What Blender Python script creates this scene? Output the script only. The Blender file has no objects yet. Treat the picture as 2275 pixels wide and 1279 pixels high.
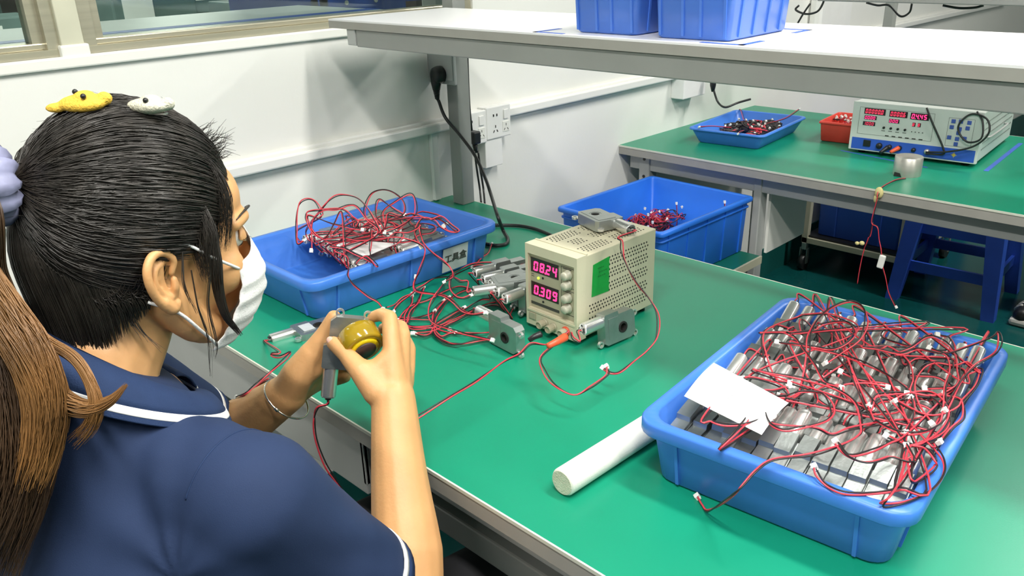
import bpy, bmesh, math, random
from mathutils import Vector, Matrix, Euler
from mathutils import noise as mnoise
SC = bpy.context.scene
COL = SC.collection
random.seed(7)
PI = math.pi

# ---------------------------------------------------------------- camera
cam_data = bpy.data.cameras.new('camera')
cam = bpy.data.objects.new('camera', cam_data)
COL.objects.link(cam)
cam_data.sensor_width = 36.0
cam_data.lens = 36.0 * 1841.5 / 2275.0
cam_data.clip_start = 0.02
cam_data.clip_end = 60
_yaw, _pit, _rol = 2.36201818, -0.39439951, -0.03140666
_f = Vector((math.cos(_pit)*math.cos(_yaw), math.cos(_pit)*math.sin(_yaw), math.sin(_pit)))
_r = _f.cross(Vector((0, 0, 1))).normalized()
_u = _r.cross(_f)
_r2 = math.cos(_rol)*_r + math.sin(_rol)*_u
_u2 = -math.sin(_rol)*_r + math.cos(_rol)*_u
cam.matrix_world = Matrix(((_r2.x, _u2.x, -_f.x, 1.584), (_r2.y, _u2.y, -_f.y, -0.530), (_r2.z, _u2.z, -_f.z, 1.350), (0, 0, 0, 1)))
SC.camera = cam

# ---------------------------------------------------------------- world, exposure
world = bpy.data.worlds.new('world')
SC.world = world
world.use_nodes = True
world.node_tree.nodes['Background'].inputs[0].default_value = (0.86, 0.93, 1.0, 1)
world.node_tree.nodes['Background'].inputs[1].default_value = 0.55
SC.view_settings.view_transform = 'Standard'
SC.view_settings.look = 'None'
SC.view_settings.gamma = 1.0
SC.view_settings.use_curve_mapping = False
SC.view_settings.exposure = 0.30

# ---------------------------------------------------------------- room lamps
def area_lamp(name, loc, sx, sy, power, col=(1.0, 0.97, 0.91), rot=(0, 0, 0)):
    L = bpy.data.lights.new(name, 'AREA')
    L.shape = 'RECTANGLE'; L.size = sx; L.size_y = sy; L.energy = power; L.color = col
    o = bpy.data.objects.new(name, L)
    o.location = loc; o.rotation_euler = rot
    COL.objects.link(o)
    return o
LAMPS = [(1.7, -0.62, 2.62, 36), (1.7, 0.62, 2.62, 34), (1.7, 2.7, 2.62, 40), (1.7, -2.4, 2.62, 30), (4.2, 0.2, 2.62, 40), (4.2, 3.4, 2.62, 26), (-2.4, 0.6, 2.62, 46), (-4.9, 2.4, 2.62, 34)]
for _x, _y, _z, _p in LAMPS:
    area_lamp('tube_light_glow', (_x, _y, _z), 1.25, 0.16, _p)

# ---------------------------------------------------------------- materials
def new_mat(name):
    m = bpy.data.materials.new(name)
    m.use_nodes = True
    return m, m.node_tree, m.node_tree.nodes['Principled BSDF']

def mat(name, col, rough=0.5, metal=0.0, var=0.06, scale=20.0, bump=0.0, bscale=200.0, spec=0.5, emit=None, estr=0.0, coat=0.0, trans=0.0, sss=0.0, stretch=None, alpha=None, rvar=0.0):
    m, nt, b = new_mat(name)
    N = nt.nodes; L = nt.links
    tc = N.new('ShaderNodeTexCoord')
    mp = N.new('ShaderNodeMapping'); L.new(tc.outputs['Object'], mp.inputs['Vector'])
    if stretch: mp.inputs['Scale'].default_value = stretch
    no = N.new('ShaderNodeTexNoise'); no.inputs['Scale'].default_value = scale; no.inputs['Detail'].default_value = 4
    L.new(mp.outputs['Vector'], no.inputs['Vector'])
    cr = N.new('ShaderNodeValToRGB')
    c = Vector(col[:3])
    lo = [max(0, v*(1-var)) for v in c]; hi = [min(1, v*(1+var)) for v in c]
    cr.color_ramp.elements[0].position = 0.3; cr.color_ramp.elements[0].color = (*lo, 1)
    cr.color_ramp.elements[1].position = 0.7; cr.color_ramp.elements[1].color = (*hi, 1)
    L.new(no.outputs['Fac'], cr.inputs['Fac']); L.new(cr.outputs['Color'], b.inputs['Base Color'])
    b.inputs['Roughness'].default_value = rough
    if rvar:
        mr = N.new('ShaderNodeMapRange'); mr.inputs['To Min'].default_value = max(0, rough-rvar); mr.inputs['To Max'].default_value = rough+rvar
        L.new(no.outputs['Fac'], mr.inputs['Value']); L.new(mr.outputs['Result'], b.inputs['Roughness'])
    b.inputs['Metallic'].default_value = metal
    b.inputs['Specular IOR Level'].default_value = spec
    if coat: b.inputs['Coat Weight'].default_value = coat; b.inputs['Coat Roughness'].default_value = 0.15
    if trans: b.inputs['Transmission Weight'].default_value = trans
    if sss: b.inputs['Subsurface Weight'].default_value = sss; b.inputs['Subsurface Radius'].default_value = (0.012, 0.005, 0.003); b.inputs['Subsurface Scale'].default_value = 0.6
    if emit: b.inputs['Emission Color'].default_value = (*emit, 1); b.inputs['Emission Strength'].default_value = estr
    if alpha is not None: b.inputs['Alpha'].default_value = alpha
    if bump:
        n2 = N.new('ShaderNodeTexNoise'); n2.inputs['Scale'].default_value = bscale; n2.inputs['Detail'].default_value = 3
        L.new(mp.outputs['Vector'], n2.inputs['Vector'])
        bp = N.new('ShaderNodeBump'); bp.inputs['Strength'].default_value = bump; bp.inputs['Distance'].default_value = 0.002
        L.new(n2.outputs['Fac'], bp.inputs['Height']); L.new(bp.outputs['Normal'], b.inputs['Normal'])
    return m

M = {}
M['wall'] = mat('wall_paint', (0.80, 0.80, 0.76), 0.55, var=0.03, scale=2.0, bump=0.15, bscale=60)
M['ledge'] = mat('ledge_paint', (0.82, 0.82, 0.77), 0.4, var=0.02, scale=3)
M['duct'] = mat('cable_duct_plastic', (0.80, 0.80, 0.77), 0.35, var=0.02, scale=5)
M['skirt'] = mat('green_skirting_paint', (0.01, 0.10, 0.09), 0.3, var=0.1, scale=5)
M['floor'] = mat('green_epoxy_floor', (0.004, 0.070, 0.068), 0.22, var=0.25, scale=2.5, bump=0.05, bscale=30, spec=0.35)
M['ceiling'] = mat('ceiling_tile', (0.82, 0.82, 0.80), 0.8, var=0.03, scale=8)
M['alu'] = mat('beige_aluminium', (0.50, 0.47, 0.36), 0.32, metal=0.55, var=0.12, scale=14, stretch=(1, 0.2, 6))
M['alu_light'] = mat('pale_beige_paint', (0.60, 0.59, 0.46), 0.4, var=0.05, scale=14)
M['grey_paint'] = mat('grey_bench_steel', (0.29, 0.30, 0.285), 0.42, var=0.05, scale=9, metal=0.15)
M['grey_light'] = mat('light_grey_steel', (0.44, 0.45, 0.44), 0.4, var=0.04, scale=9, metal=0.1)
M['edge'] = mat('grey_edge_band', (0.34, 0.33, 0.30), 0.45, var=0.04, scale=20)
M['edge_line'] = mat('pale_edge_line', (0.66, 0.68, 0.58), 0.4, var=0.03)
M['mat_green'] = mat('green_bench_mat', (0.004, 0.250, 0.143), 0.36, var=0.07, scale=3.5, bump=0.04, bscale=500, rvar=0.04, spec=0.55)
M['shelf_white'] = mat('white_shelf_laminate', (0.84, 0.83, 0.84), 0.28, var=0.02, scale=4)
M['blue'] = mat('blue_tray_plastic', (0.055, 0.205, 0.70), 0.36, var=0.06, scale=9, bump=0.05, bscale=120)
M['blue_bin'] = mat('blue_bin_plastic', (0.025, 0.185, 0.80), 0.38, var=0.06, scale=9)
M['blue_pale'] = mat('translucent_blue_plastic', (0.065, 0.18, 0.62), 0.3, var=0.12, scale=6)
M['blue_dark'] = mat('dark_blue_plastic', (0.030, 0.105, 0.52), 0.4, var=0.08, scale=6)
M['red_bin'] = mat('red_box_plastic', (0.76, 0.065, 0.045), 0.4, var=0.06)
M['tape'] = mat('blue_tape', (0.05, 0.13, 0.52), 0.5, var=0.1, scale=30)
M['zinc'] = mat('zinc_cast_housing', (0.40, 0.43, 0.42), 0.34, metal=0.82, var=0.07, scale=60, bump=0.08, bscale=300, rvar=0.04)
M['can'] = mat('steel_motor_can', (0.74, 0.74, 0.72), 0.27, metal=0.8, var=0.02, scale=20)
M['steel'] = mat('machined_steel', (0.60, 0.58, 0.53), 0.38, metal=0.8, var=0.06, scale=8, stretch=(1, 1, 12))
M['black'] = mat('black_plastic', (0.012, 0.013, 0.014), 0.4, var=0.1)
M['dark_hole'] = mat('dark_recess', (0.015, 0.014, 0.013), 0.7)
M['cable'] = mat('black_cable_rubber', (0.016, 0.018, 0.018), 0.35, var=0.1)
M['wred'] = mat('red_wire_insulation', (0.66, 0.045, 0.07), 0.35, var=0.08, scale=40)
M['wblack'] = mat('black_wire_insulation', (0.02, 0.014, 0.016), 0.4)
M['conn'] = mat('white_nylon_connector', (0.82, 0.82, 0.78), 0.4, var=0.03)
M['psu'] = mat('cream_instrument_paint', (0.62, 0.58, 0.42), 0.45, var=0.05, scale=9, bump=0.05, bscale=300)
M['psu_face'] = mat('khaki_front_panel', (0.40, 0.37, 0.26), 0.45, var=0.04, scale=12)
M['psu_knob'] = mat('cream_knob_plastic', (0.50, 0.48, 0.38), 0.4, var=0.03)
M['line'] = mat('dark_print', (0.05, 0.05, 0.045), 0.5)
M['win_dark'] = mat('display_window', (0.025, 0.02, 0.022), 0.12, var=0.1)
M['led_red'] = mat('lit_red_segments', (0.9, 0.02, 0.12), 0.4, emit=(1.0, 0.03, 0.16), estr=2.2)
M['led_dim'] = mat('lit_red_backlight', (0.3, 0.01, 0.04), 0.4, emit=(1.0, 0.02, 0.1), estr=0.35)
M['led_green'] = mat('lit_green_lamp', (0.5, 0.9, 0.05), 0.4, emit=(0.5, 1.0, 0.05), estr=1.6)
M['sticker'] = mat('green_sticker', (0.008, 0.32, 0.045), 0.4, var=0.08, scale=60)
M['orange'] = mat('orange_red_rubber', (0.80, 0.10, 0.035), 0.4)
M['foam'] = mat('white_foam_rod', (0.80, 0.80, 0.74), 0.8, var=0.04, scale=30, bump=0.25, bscale=400)
M['foam_end'] = mat('rough_foam_end', (0.62, 0.63, 0.50), 0.9, var=0.12, scale=120, bump=0.6, bscale=500)
M['paper'] = mat('white_paper', (0.84, 0.83, 0.84), 0.7, var=0.02, scale=12)
M['pencil'] = mat('faint_pencil', (0.62, 0.62, 0.66), 0.8)
M['label'] = mat('pale_label_paper', (0.55, 0.58, 0.60), 0.4, var=0.12, scale=18)
M['socket'] = mat('white_socket_plastic', (0.82, 0.82, 0.80), 0.3, var=0.02)
M['skin'] = mat('skin', (0.66, 0.355, 0.150), 0.48, var=0.06, scale=26, bump=0.12, bscale=260, sss=0.12)
M['nail'] = mat('nail', (0.78, 0.46, 0.36), 0.3, var=0.03)
M['hair'] = mat('dark_hair', (0.022, 0.018, 0.014), 0.42, var=0.5, scale=40, spec=0.6)
M['hair_brown'] = mat('brown_hair', (0.23, 0.110, 0.034), 0.38, var=0.55, scale=14, spec=0.5)
M['hair_mid'] = mat('dark_brown_hair', (0.055, 0.030, 0.015), 0.38, var=0.5, scale=14, spec=0.5)
M['polo'] = mat('navy_polo_knit', (0.018, 0.034, 0.088), 0.8, var=0.12, scale=7, bump=0.15, bscale=1400, spec=0.25)
M['polo_collar'] = mat('navy_collar_rib', (0.017, 0.036, 0.098), 0.8, var=0.1, scale=30, bump=0.25, bscale=700, spec=0.25)
M['white_rib'] = mat('white_rib_trim', (0.78, 0.78, 0.78), 0.7, var=0.03)
M['mask'] = mat('white_face_mask', (0.80, 0.80, 0.79), 0.85, var=0.04, scale=60, bump=0.3, bscale=500)
M['trousers'] = mat('black_trousers', (0.02, 0.02, 0.024), 0.8)
M['scrunchie'] = mat('lavender_satin', (0.26, 0.27, 0.42), 0.45, var=0.2, scale=60)
M['felt_yellow'] = mat('yellow_felt', (0.80, 0.50, 0.06), 0.85, var=0.12, scale=120, bump=0.7, bscale=500)
M['felt_cream'] = mat('cream_felt', (0.62, 0.60, 0.48), 0.9, var=0.15, scale=120, bump=0.8, bscale=500)
M['eye_white'] = mat('eye_white', (0.8, 0.8, 0.78), 0.2)
M['amber'] = mat('amber_resin', (0.60, 0.40, 0.02), 0.10, var=0.10, scale=30, trans=0.45, coat=0.5)
M['amber_lit_tone'] = mat('amber_resin_lit_tone', (0.78, 0.60, 0.01), 0.2, var=0.05, scale=30)  # same resin, with the light inside the dial painted in as brighter yellow
M['hub'] = mat('dark_brown_hub', (0.05, 0.03, 0.028), 0.5, var=0.15, scale=30)
M['silver'] = mat('polished_silver', (0.80, 0.74, 0.66), 0.18, metal=1.0, var=0.03)
M['masking'] = mat('yellow_masking_tape', (0.66, 0.58, 0.26), 0.7, var=0.08)
M['frame_cream'] = mat('cream_trolley_frame', (0.50, 0.48, 0.36), 0.45, var=0.05)
M['panel_blue'] = mat('blue_front_strip', (0.03, 0.10, 0.50), 0.4)
M['inst'] = mat('white_instrument_paint', (0.62, 0.65, 0.62), 0.45, var=0.03)
M['gold'] = mat('gold_emblem', (0.55, 0.42, 0.06), 0.4)
M['board_green'] = mat('dark_green_board', (0.008, 0.15, 0.10), 0.35, var=0.08, scale=6)
M['shoe_white'] = mat('white_shoe_sole', (0.62, 0.60, 0.56), 0.5)
M['outside_white'] = mat('glossy_white_bench', (0.78, 0.80, 0.77), 0.35, var=0.12, scale=2.0)
M['outside_teal'] = mat('teal_grey_machine', (0.10, 0.16, 0.15), 0.5, var=0.25, scale=3.0)
M['pile_dark'] = mat('dark_component', (0.03, 0.03, 0.034), 0.45, var=0.3, scale=80)
def _glass():
    m, nt, b = new_mat('window_glass')
    N = nt.nodes; L = nt.links
    b.inputs['Base Color'].default_value = (0.80, 0.88, 0.84, 1)
    b.inputs['Roughness'].default_value = 0.04
    t = N.new('ShaderNodeBsdfTransparent'); t.inputs['Color'].default_value = (0.80, 0.87, 0.84, 1)
    g = N.new('ShaderNodeBsdfGlossy'); g.inputs['Roughness'].default_value = 0.04; g.inputs['Color'].default_value = (0.9, 0.95, 0.93, 1)
    fr = N.new('ShaderNodeFresnel'); fr.inputs['IOR'].default_value = 1.5
    nz = N.new('ShaderNodeTexNoise'); nz.inputs['Scale'].default_value = 3
    bp = N.new('ShaderNodeBump'); bp.inputs['Strength'].default_value = 0.02
    L.new(nz.outputs['Fac'], bp.inputs['Height']); L.new(bp.outputs['Normal'], g.inputs['Normal'])
    mx = N.new('ShaderNodeMixShader')
    L.new(fr.outputs['Fac'], mx.inputs['Fac']); L.new(t.outputs['BSDF'], mx.inputs[1]); L.new(g.outputs['BSDF'], mx.inputs[2])
    L.new(mx.outputs['Shader'], N['Material Output'].inputs['Surface'])
    return m
M['glass'] = _glass()

# ---------------------------------------------------------------- helpers
def tag(o, label=None, cat=None, group=None, kind=None):
    if label: o['label'] = label
    if cat: o['category'] = cat
    if group: o['group'] = group
    if kind: o['kind'] = kind
    return o

def empty(name, loc=(0, 0, 0), rot=(0, 0, 0), label=None, cat=None, group=None):
    o = bpy.data.objects.new(name, None)
    o.empty_display_size = 0.02
    o.location = loc
    o.rotation_euler = rot
    COL.objects.link(o)
    return tag(o, label, cat, group)

def link(name, me, parent=None, material=None):
    o = bpy.data.objects.new(name, me)
    if material is not None and len(me.materials) == 0: me.materials.append(material)
    COL.objects.link(o)
    if parent is not None: o.parent = parent
    return o

class MB:
    """collects shapes into one mesh"""
    def __init__(s): s.v = []; s.f = []; s.sm = []
    def add(s, vs, fs, smooth=False, m=None):
        n = len(s.v)
        for p in vs:
            p = Vector(p)
            if m is not None: p = m @ p
            s.v.append(tuple(p))
        for q in fs: s.f.append([i+n for i in q]); s.sm.append(smooth)
        return s
    def box(s, a, b, bev=0.0, m=None):
        x0, y0, z0 = a; x1, y1, z1 = b
        if bev <= 0:
            vs = [(x0, y0, z0), (x1, y0, z0), (x1, y1, z0), (x0, y1, z0), (x0, y0, z1), (x1, y0, z1), (x1, y1, z1), (x0, y1, z1)]
            fs = [(0, 3, 2, 1), (4, 5, 6, 7), (0, 1, 5, 4), (1, 2, 6, 5), (2, 3, 7, 6), (3, 0, 4, 7)]
            return s.add(vs, fs, False, m)
        bm = bmesh.new()
        bmesh.ops.create_cube(bm, size=1.0)
        for v in bm.verts: v.co = Vector(((x0+x1)/2+v.co.x*(x1-x0), (y0+y1)/2+v.co.y*(y1-y0), (z0+z1)/2+v.co.z*(z1-z0)))
        bmesh.ops.bevel(bm, geom=bm.edges[:], offset=bev, segments=2, profile=0.5, affect='EDGES')
        bm.verts.index_update()
        s.add([v.co.copy() for v in bm.verts], [[v.index for v in f.verts] for f in bm.faces], False, m)
        bm.free()
        return s
    def cyl(s, a, b, r0, r1=None, n=16, cap=True, smooth=True):
        a = Vector(a); b = Vector(b); r1 = r0 if r1 is None else r1
        ax = (b-a).normalized(); t = ax.orthogonal().normalized(); w = ax.cross(t)
        vs = []
        for c, r in ((a, r0), (b, r1)):
            for i in range(n):
                q = 2*PI*i/n; vs.append(c+t*(r*math.cos(q))+w*(r*math.sin(q)))
        fs = [(i, (i+1) % n, n+(i+1) % n, n+i) for i in range(n)]
        s.add(vs, fs, smooth)
        if cap:
            k = len(s.v)-2*n
            s.f.append([k+i for i in range(n)][::-1]); s.sm.append(False)
            s.f.append([k+n+i for i in range(n)]); s.sm.append(False)
        return s
    def tube(s, pts, r, n=6, closed=False, cap=True, radii=None):
        pts = [Vector(p) for p in pts]; K = len(pts)
        if K < 2: return s
        t0 = (pts[1]-pts[0]).normalized(); nrm = t0.orthogonal().normalized()
        vs = []
        for i, p in enumerate(pts):
            if closed: t = (pts[(i+1) % K]-pts[i-1]).normalized()
            else: t = (pts[min(i+1, K-1)]-pts[max(i-1, 0)]).normalized()
            nrm = (nrm-t*nrm.dot(t))
            if nrm.length < 1e-6: nrm = t.orthogonal()
            nrm.normalize(); bn = t.cross(nrm)
            rr = radii[i] if radii else r
            for j in range(n):
                q = 2*PI*j/n; vs.append(p+nrm*(rr*math.cos(q))+bn*(rr*math.sin(q)))
        fs = []
        for i in range(K if closed else K-1):
            a = i*n; b = ((i+1) % K)*n
            for j in range(n): fs.append((a+j, a+(j+1) % n, b+(j+1) % n, b+j))
        if cap and not closed:
            fs.append([j for j in range(n)][::-1]); fs.append([(K-1)*n+j for j in range(n)])
        return s.add(vs, fs, True)
    def lathe(s, prof, n=24, m=None, smooth=True, sx=1, sy=1):
        vs = []
        for r, z in prof:
            for i in range(n):
                q = 2*PI*i/n; vs.append((r*math.cos(q)*sx, r*math.sin(q)*sy, z))
        fs = []
        for k in range(len(prof)-1):
            for i in range(n): fs.append((k*n+i, k*n+(i+1) % n, (k+1)*n+(i+1) % n, (k+1)*n+i))
        if prof[0][0] > 1e-6: fs.append([i for i in range(n)][::-1])
        if prof[-1][0] > 1e-6: fs.append([(len(prof)-1)*n+i for i in range(n)])
        return s.add(vs, fs, smooth, m)
    def sphere(s, c, r, nu=14, nv=9, m=None):
        if not hasattr(r, '__len__'): r = (r, r, r)
        vs = []; 
        for j in range(nv+1):
            ph = PI*j/nv
            for i in range(nu):
                q = 2*PI*i/nu
                vs.append((c[0]+r[0]*math.sin(ph)*math.cos(q), c[1]+r[1]*math.sin(ph)*math.sin(q), c[2]+r[2]*math.cos(ph)))
        fs = [(j*nu+i, (j+1)*nu+i, (j+1)*nu+(i+1) % nu, j*nu+(i+1) % nu) for j in range(nv) for i in range(nu)]
        return s.add(vs, fs, True, m)
    def prism(s, loop, y0, y1, holes=(), m=None):
        """outline in the xz plane extruded along y, with holes"""
        bm = bmesh.new(); ed = []
        for lp in [loop]+list(holes):
            vv = [bm.verts.new((p[0], y0, p[1])) for p in lp]
            for i in range(len(vv)): ed.append(bm.edges.new((vv[i], vv[(i+1) % len(vv)])))
        bmesh.ops.triangle_fill(bm, edges=ed, use_beauty=True)
        base = bm.faces[:]
        r = bmesh.ops.extrude_face_region(bm, geom=base)
        for g in r['geom']:
            if isinstance(g, bmesh.types.BMVert): g.co.y = y1
        bmesh.ops.recalc_face_normals(bm, faces=bm.faces[:])
        bm.verts.index_update()
        s.add([v.co.copy() for v in bm.verts], [[v.index for v in f.verts] for f in bm.faces], False, m)
        bm.free()
        return s
    def mesh(s, name, material=None, fix=False):
        me = bpy.data.meshes.new(name)
        me.from_pydata(s.v, [], s.f)
        me.polygons.foreach_set('use_smooth', s.sm)
        if fix:
            bm = bmesh.new(); bm.from_mesh(me)
            bmesh.ops.remove_doubles(bm, verts=bm.verts[:], dist=1e-6)
            bmesh.ops.recalc_face_normals(bm, faces=bm.faces[:]); bm.to_mesh(me); bm.free()
        if material is not None: me.materials.append(material)
        me.update()
        return me
    def build(s, name, material, parent=None, fix=False):
        return link(name, s.mesh(name, material, fix), parent)

def strand_mesh(name, paths, radii, material, parent):
    '''many thin three-sided hairs at once; paths (n,k,3), radii (n,k)'''
    import numpy as np
    P = np.asarray(paths, dtype=np.float64); R = np.asarray(radii, dtype=np.float64)
    n, k, _ = P.shape
    T = np.empty_like(P); T[:, 1:-1] = P[:, 2:]-P[:, :-2]; T[:, 0] = P[:, 1]-P[:, 0]; T[:, -1] = P[:, -1]-P[:, -2]
    T /= np.linalg.norm(T, axis=2, keepdims=True)+1e-12
    ref = np.where(np.abs(T[:, :, 2:3]) < 0.9, np.array([0.0, 0, 1.0]), np.array([1.0, 0, 0]))
    A = np.cross(T, ref); A /= np.linalg.norm(A, axis=2, keepdims=True)+1e-12
    B = np.cross(T, A)
    V = np.empty((n, k, 3, 3))
    for j in range(3):
        a = 2*math.pi*j/3
        V[:, :, j] = P+A*(R[:, :, None]*math.cos(a))+B*(R[:, :, None]*math.sin(a))
    V = V.reshape(-1, 3)
    idx = np.arange(n*k*3).reshape(n, k, 3)
    q = []
    for j in range(3):
        a = idx[:, :-1, j]; b = idx[:, :-1, (j+1) % 3]; c = idx[:, 1:, (j+1) % 3]; d = idx[:, 1:, j]
        q.append(np.stack([a, b, c, d], axis=-1).reshape(-1, 4))
    q = np.concatenate(q)
    me = bpy.data.meshes.new(name)
    me.vertices.add(len(V)); me.vertices.foreach_set('co', V.astype(np.float32).ravel())
    me.loops.add(q.size); me.loops.foreach_set('vertex_index', q.astype(np.int32).ravel())
    me.polygons.add(len(q)); me.polygons.foreach_set('loop_start', np.arange(0, q.size, 4, dtype=np.int32))
    me.polygons.foreach_set('use_smooth', np.ones(len(q), dtype=bool))
    me.update(calc_edges=True); me.materials.append(material)
    o = link(name, me, parent); o['kind'] = 'stuff'
    return o

def circ(cx, cz, r, n=20): return [(cx+r*math.cos(2*PI*i/n), cz+r*math.sin(2*PI*i/n)) for i in range(n)]

def spline(pts, n=8, closed=False):
    """Catmull-Rom through the points"""
    P = [Vector(p) for p in pts]; K = len(P); out = []
    if K == 2: return [P[0].lerp(P[1], i/n) for i in range(n+1)]
    rng = range(K if closed else K-1)
    for i in rng:
        if closed: a, b, c, d = P[i-1], P[i], P[(i+1) % K], P[(i+2) % K]
        else: a = P[i-1] if i else P[0]*2-P[1]; b = P[i]; c = P[i+1]; d = P[i+2] if i+2 < K else P[-1]*2-P[-2]
        for k in range(n):
            t = k/n
            out.append(0.5*((2*b)+(c-a)*t+(2*a-5*b+4*c-d)*t*t+(3*b-a-3*c+d)*t*t*t))
    if not closed: out.append(P[-1])
    return out

def copy_thing(root, loc=None, rot=None, mat4=None, label=None, group=None):
    r = root.copy(); COL.objects.link(r)
    if mat4 is not None: r.matrix_world = mat4
    else:
        if loc is not None: r.location = loc
        if rot is not None: r.rotation_euler = rot
    if label: r['label'] = label
    if group: r['group'] = group
    for ch in list(root.children):
        c = ch.copy(); COL.objects.link(c); c.parent = r
        for g in ch.children:
            d = g.copy(); COL.objects.link(d); d.parent = c
    return r

# ================================================================ the setting
def struct(name, mb, material, parent=None, fix=False):
    o = mb.build(name, material, parent, fix)
    if parent is None: o['kind'] = 'structure'
    return o
XB = 7.0
struct('floor', MB().box((-9, -5, -0.1), (XB, 9, 0.0)), M['floor'])
struct('ceiling', MB().box((-9, -5, 2.7), (XB, 9, 2.8)), M['ceiling'])
# window wall: a low wall, a band of glazing over it as far as the pier beside the shelf, then full wall
SILL = 1.178
WEND = 0.93
struct('wall_left', MB().box((-0.14, -5, 0), (0, WEND, SILL)).box((-0.14, WEND, 0), (0, 9, 2.7)).box((-0.14, -5, 2.2), (0, WEND, 2.7)), M['wall'])
struct('trim_1', MB().box((-0.10, -5, SILL-0.006), (0.009, WEND, SILL+0.0135), 0.003), M['ledge'])
struct('baseboard_left', MB().box((0, -5, 0), (0.006, 9, 0.13)), M['skirt'])
struct('wall_back', MB().box((-9, 9, 0), (XB, 9.1, 2.7)), M['wall'])
struct('wall_right', MB().box((XB, -5, 0), (XB+0.1, 9, 2.7)), M['wall'])
struct('wall_front', MB().box((-9, -5.1, 0), (XB, -5, 2.7)), M['wall'])
struct('wall_outer', MB().box((-9.1, -5, 0), (-9, 9, 2.7)), M['wall'])
# glazing: two windows either side of a pale mullion
def window(name, y0, y1):
    w = empty(name, (0, 0, 0)); w['kind'] = 'structure'
    z0 = SILL+0.014; z1 = 2.2
    f = MB()
    f.box((-0.075, y0, z0), (-0.005, y1, z0+0.012)).box((-0.062, y0, z0+0.012), (-0.018, y1, z0+0.023), 0.002)
    f.box((-0.075, y0, z1-0.04), (-0.005, y1, z1))
    f.box((-0.073, y0+0.0005, z0+0.0115), (-0.007, y0+0.022, z1-0.001)).box((-0.073, y1-0.022, z0+0.0115), (-0.007, y1-0.0005, z1-0.001))
    f.box((-0.058, y0+0.021, z0+0.022), (-0.022, y0+0.040, z1-0.002)).box((-0.058, y1-0.040, z0+0.022), (-0.022, y1-0.021, z1-0.002))
    f.build('window_frame', M['alu'], w)
    MB().box((-0.043, y0+0.03, z0+0.021), (-0.037, y1-0.03, z1-0.03)).build('pane', M['glass'], w)
    return w
window('window_1', -1.60, -0.028)
window('window_2', 0.010, WEND)
struct('trim_2', MB().box((-0.09, -0.030, SILL+0.014), (0.002, 0.008, 2.2), 0.002), M['alu_light'])
struct('trim_3', MB().box((-0.09, -0.034, SILL+0.010), (0.006, 0.014, SILL+0.032), 0.003), M['ledge'])
# cable duct running along the wall
duct = MB().box((0.0, -5, 0.925), (0.024, 5.2, 0.948), 0.004).box((0.0, -5, 0.946), (0.013, 5.2, 0.956), 0.003)
o = duct.build('cable_duct', M['duct']); tag(o, 'white plastic cable duct running along the wall above the green bench', 'cable duct')

# ceiling lamps
for i, (x, y, z, p) in enumerate(LAMPS):
    t = empty('ceiling_light', (x, y, 2.64), label='long white tube light fixed to the ceiling', cat='light', group='tube lights on the ceiling')
    MB().box((-0.66, -0.10, 0.03), (0.66, 0.10, 0.06), 0.004).build('housing', M['grey_light'], t)
    for dx in (-0.05, 0.05):
        MB().cyl((-0.6, dx, 0.02), (0.6, dx, 0.02), 0.013, n=10).build('tube', M['tube'] if 'tube' in M else M.setdefault('tube', mat('lit_tube', (0.9, 0.9, 0.88), 0.3, emit=(1, 0.98, 0.93), estr=6)), t)

# ================================================================ work benches
def bench(y0, y1, x0, x1, label, ztop=0.75, leg_x=(0.06, 1.2, 2.2), drawer=None, hole_leg=False):
    t = empty('workbench', (x0, y0, 0), label=label, cat='workbench')
    L = x1-x0; W = y1-y0
    MB().box((0.0, 0.001, ztop-0.004), (L, W, ztop)).build('green_top', M['mat_green'], t)
    MB().box((0.0, 0.0, ztop-0.027), (L, W, ztop-0.004)).build('edge_band', M['edge'], t)
    MB().box((0.0, -0.0012, ztop-0.0045), (L, 0.0012, ztop+0.0003)).box((0.0, W-0.0012, ztop-0.0045), (L, W+0.0012, ztop+0.0003)).build('edge_line', M['edge_line'], t)
    for yy in (0.034, W-0.059):
        MB().box((0.02, yy, ztop-0.075), (L-0.02, yy+0.025, ztop-0.027), 0.002).build('rail', M['grey_light'], t)
    for lx in leg_x:
        for yy in ((0.03,) if abs(lx-0.470) < 1e-6 else (0.03, W-0.07)):
            leg = MB().box((lx-0.012, yy, 0.0), (lx+(0.012 if abs(lx-0.470) < 1e-6 else 0.028), yy+0.04, ztop-0.027), 0.003).build('leg', M['grey_light'], t)
    return t
b1 = bench(0.0, 0.828, 0.0, 2.6, 'green-topped workbench with grey edge where the woman sits', leg_x=(0.05, 1.30, 2.5))
MB().box((0.05, 0.012, 0.622), (0.728, 0.02, 0.724), 0.002).box((0.05, 0.02, 0.622), (0.728, 0.35, 0.628)).box((0.722, 0.012, 0.64), (0.728, 0.35, 0.724)).build('drawer', M['grey_light'], b1)
MB().box((0.728, 0.02, 0.655), (0.755, 0.05, 0.724), 0.002).box((0.728, 0.02, 0.640), (0.75, 0.024, 0.66)).build('bracket', M['grey_paint'], b1)
MB().box((0.79, 0.045, 0.604), (2.55, 0.075, 0.644), 0.003).build('cross_rail', M['grey_paint'], b1)
b2 = bench(1.527, 2.36, 0.0, 3.2, 'green-topped workbench farther back carrying the white test instrument', ztop=0.754, leg_x=(0.07, 0.470, 1.9, 3.0))
MB().box((0.486, 0.071, 0.49), (0.494, 0.30, 0.68)).build('side_panel', M['ledge'], b2)
for zz in (0.715, 0.66):
    MB().cyl((0.078, 0.0285, zz), (0.078, 0.0305, zz), 0.005, n=10).build('screw', M['black'], b2)

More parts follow.
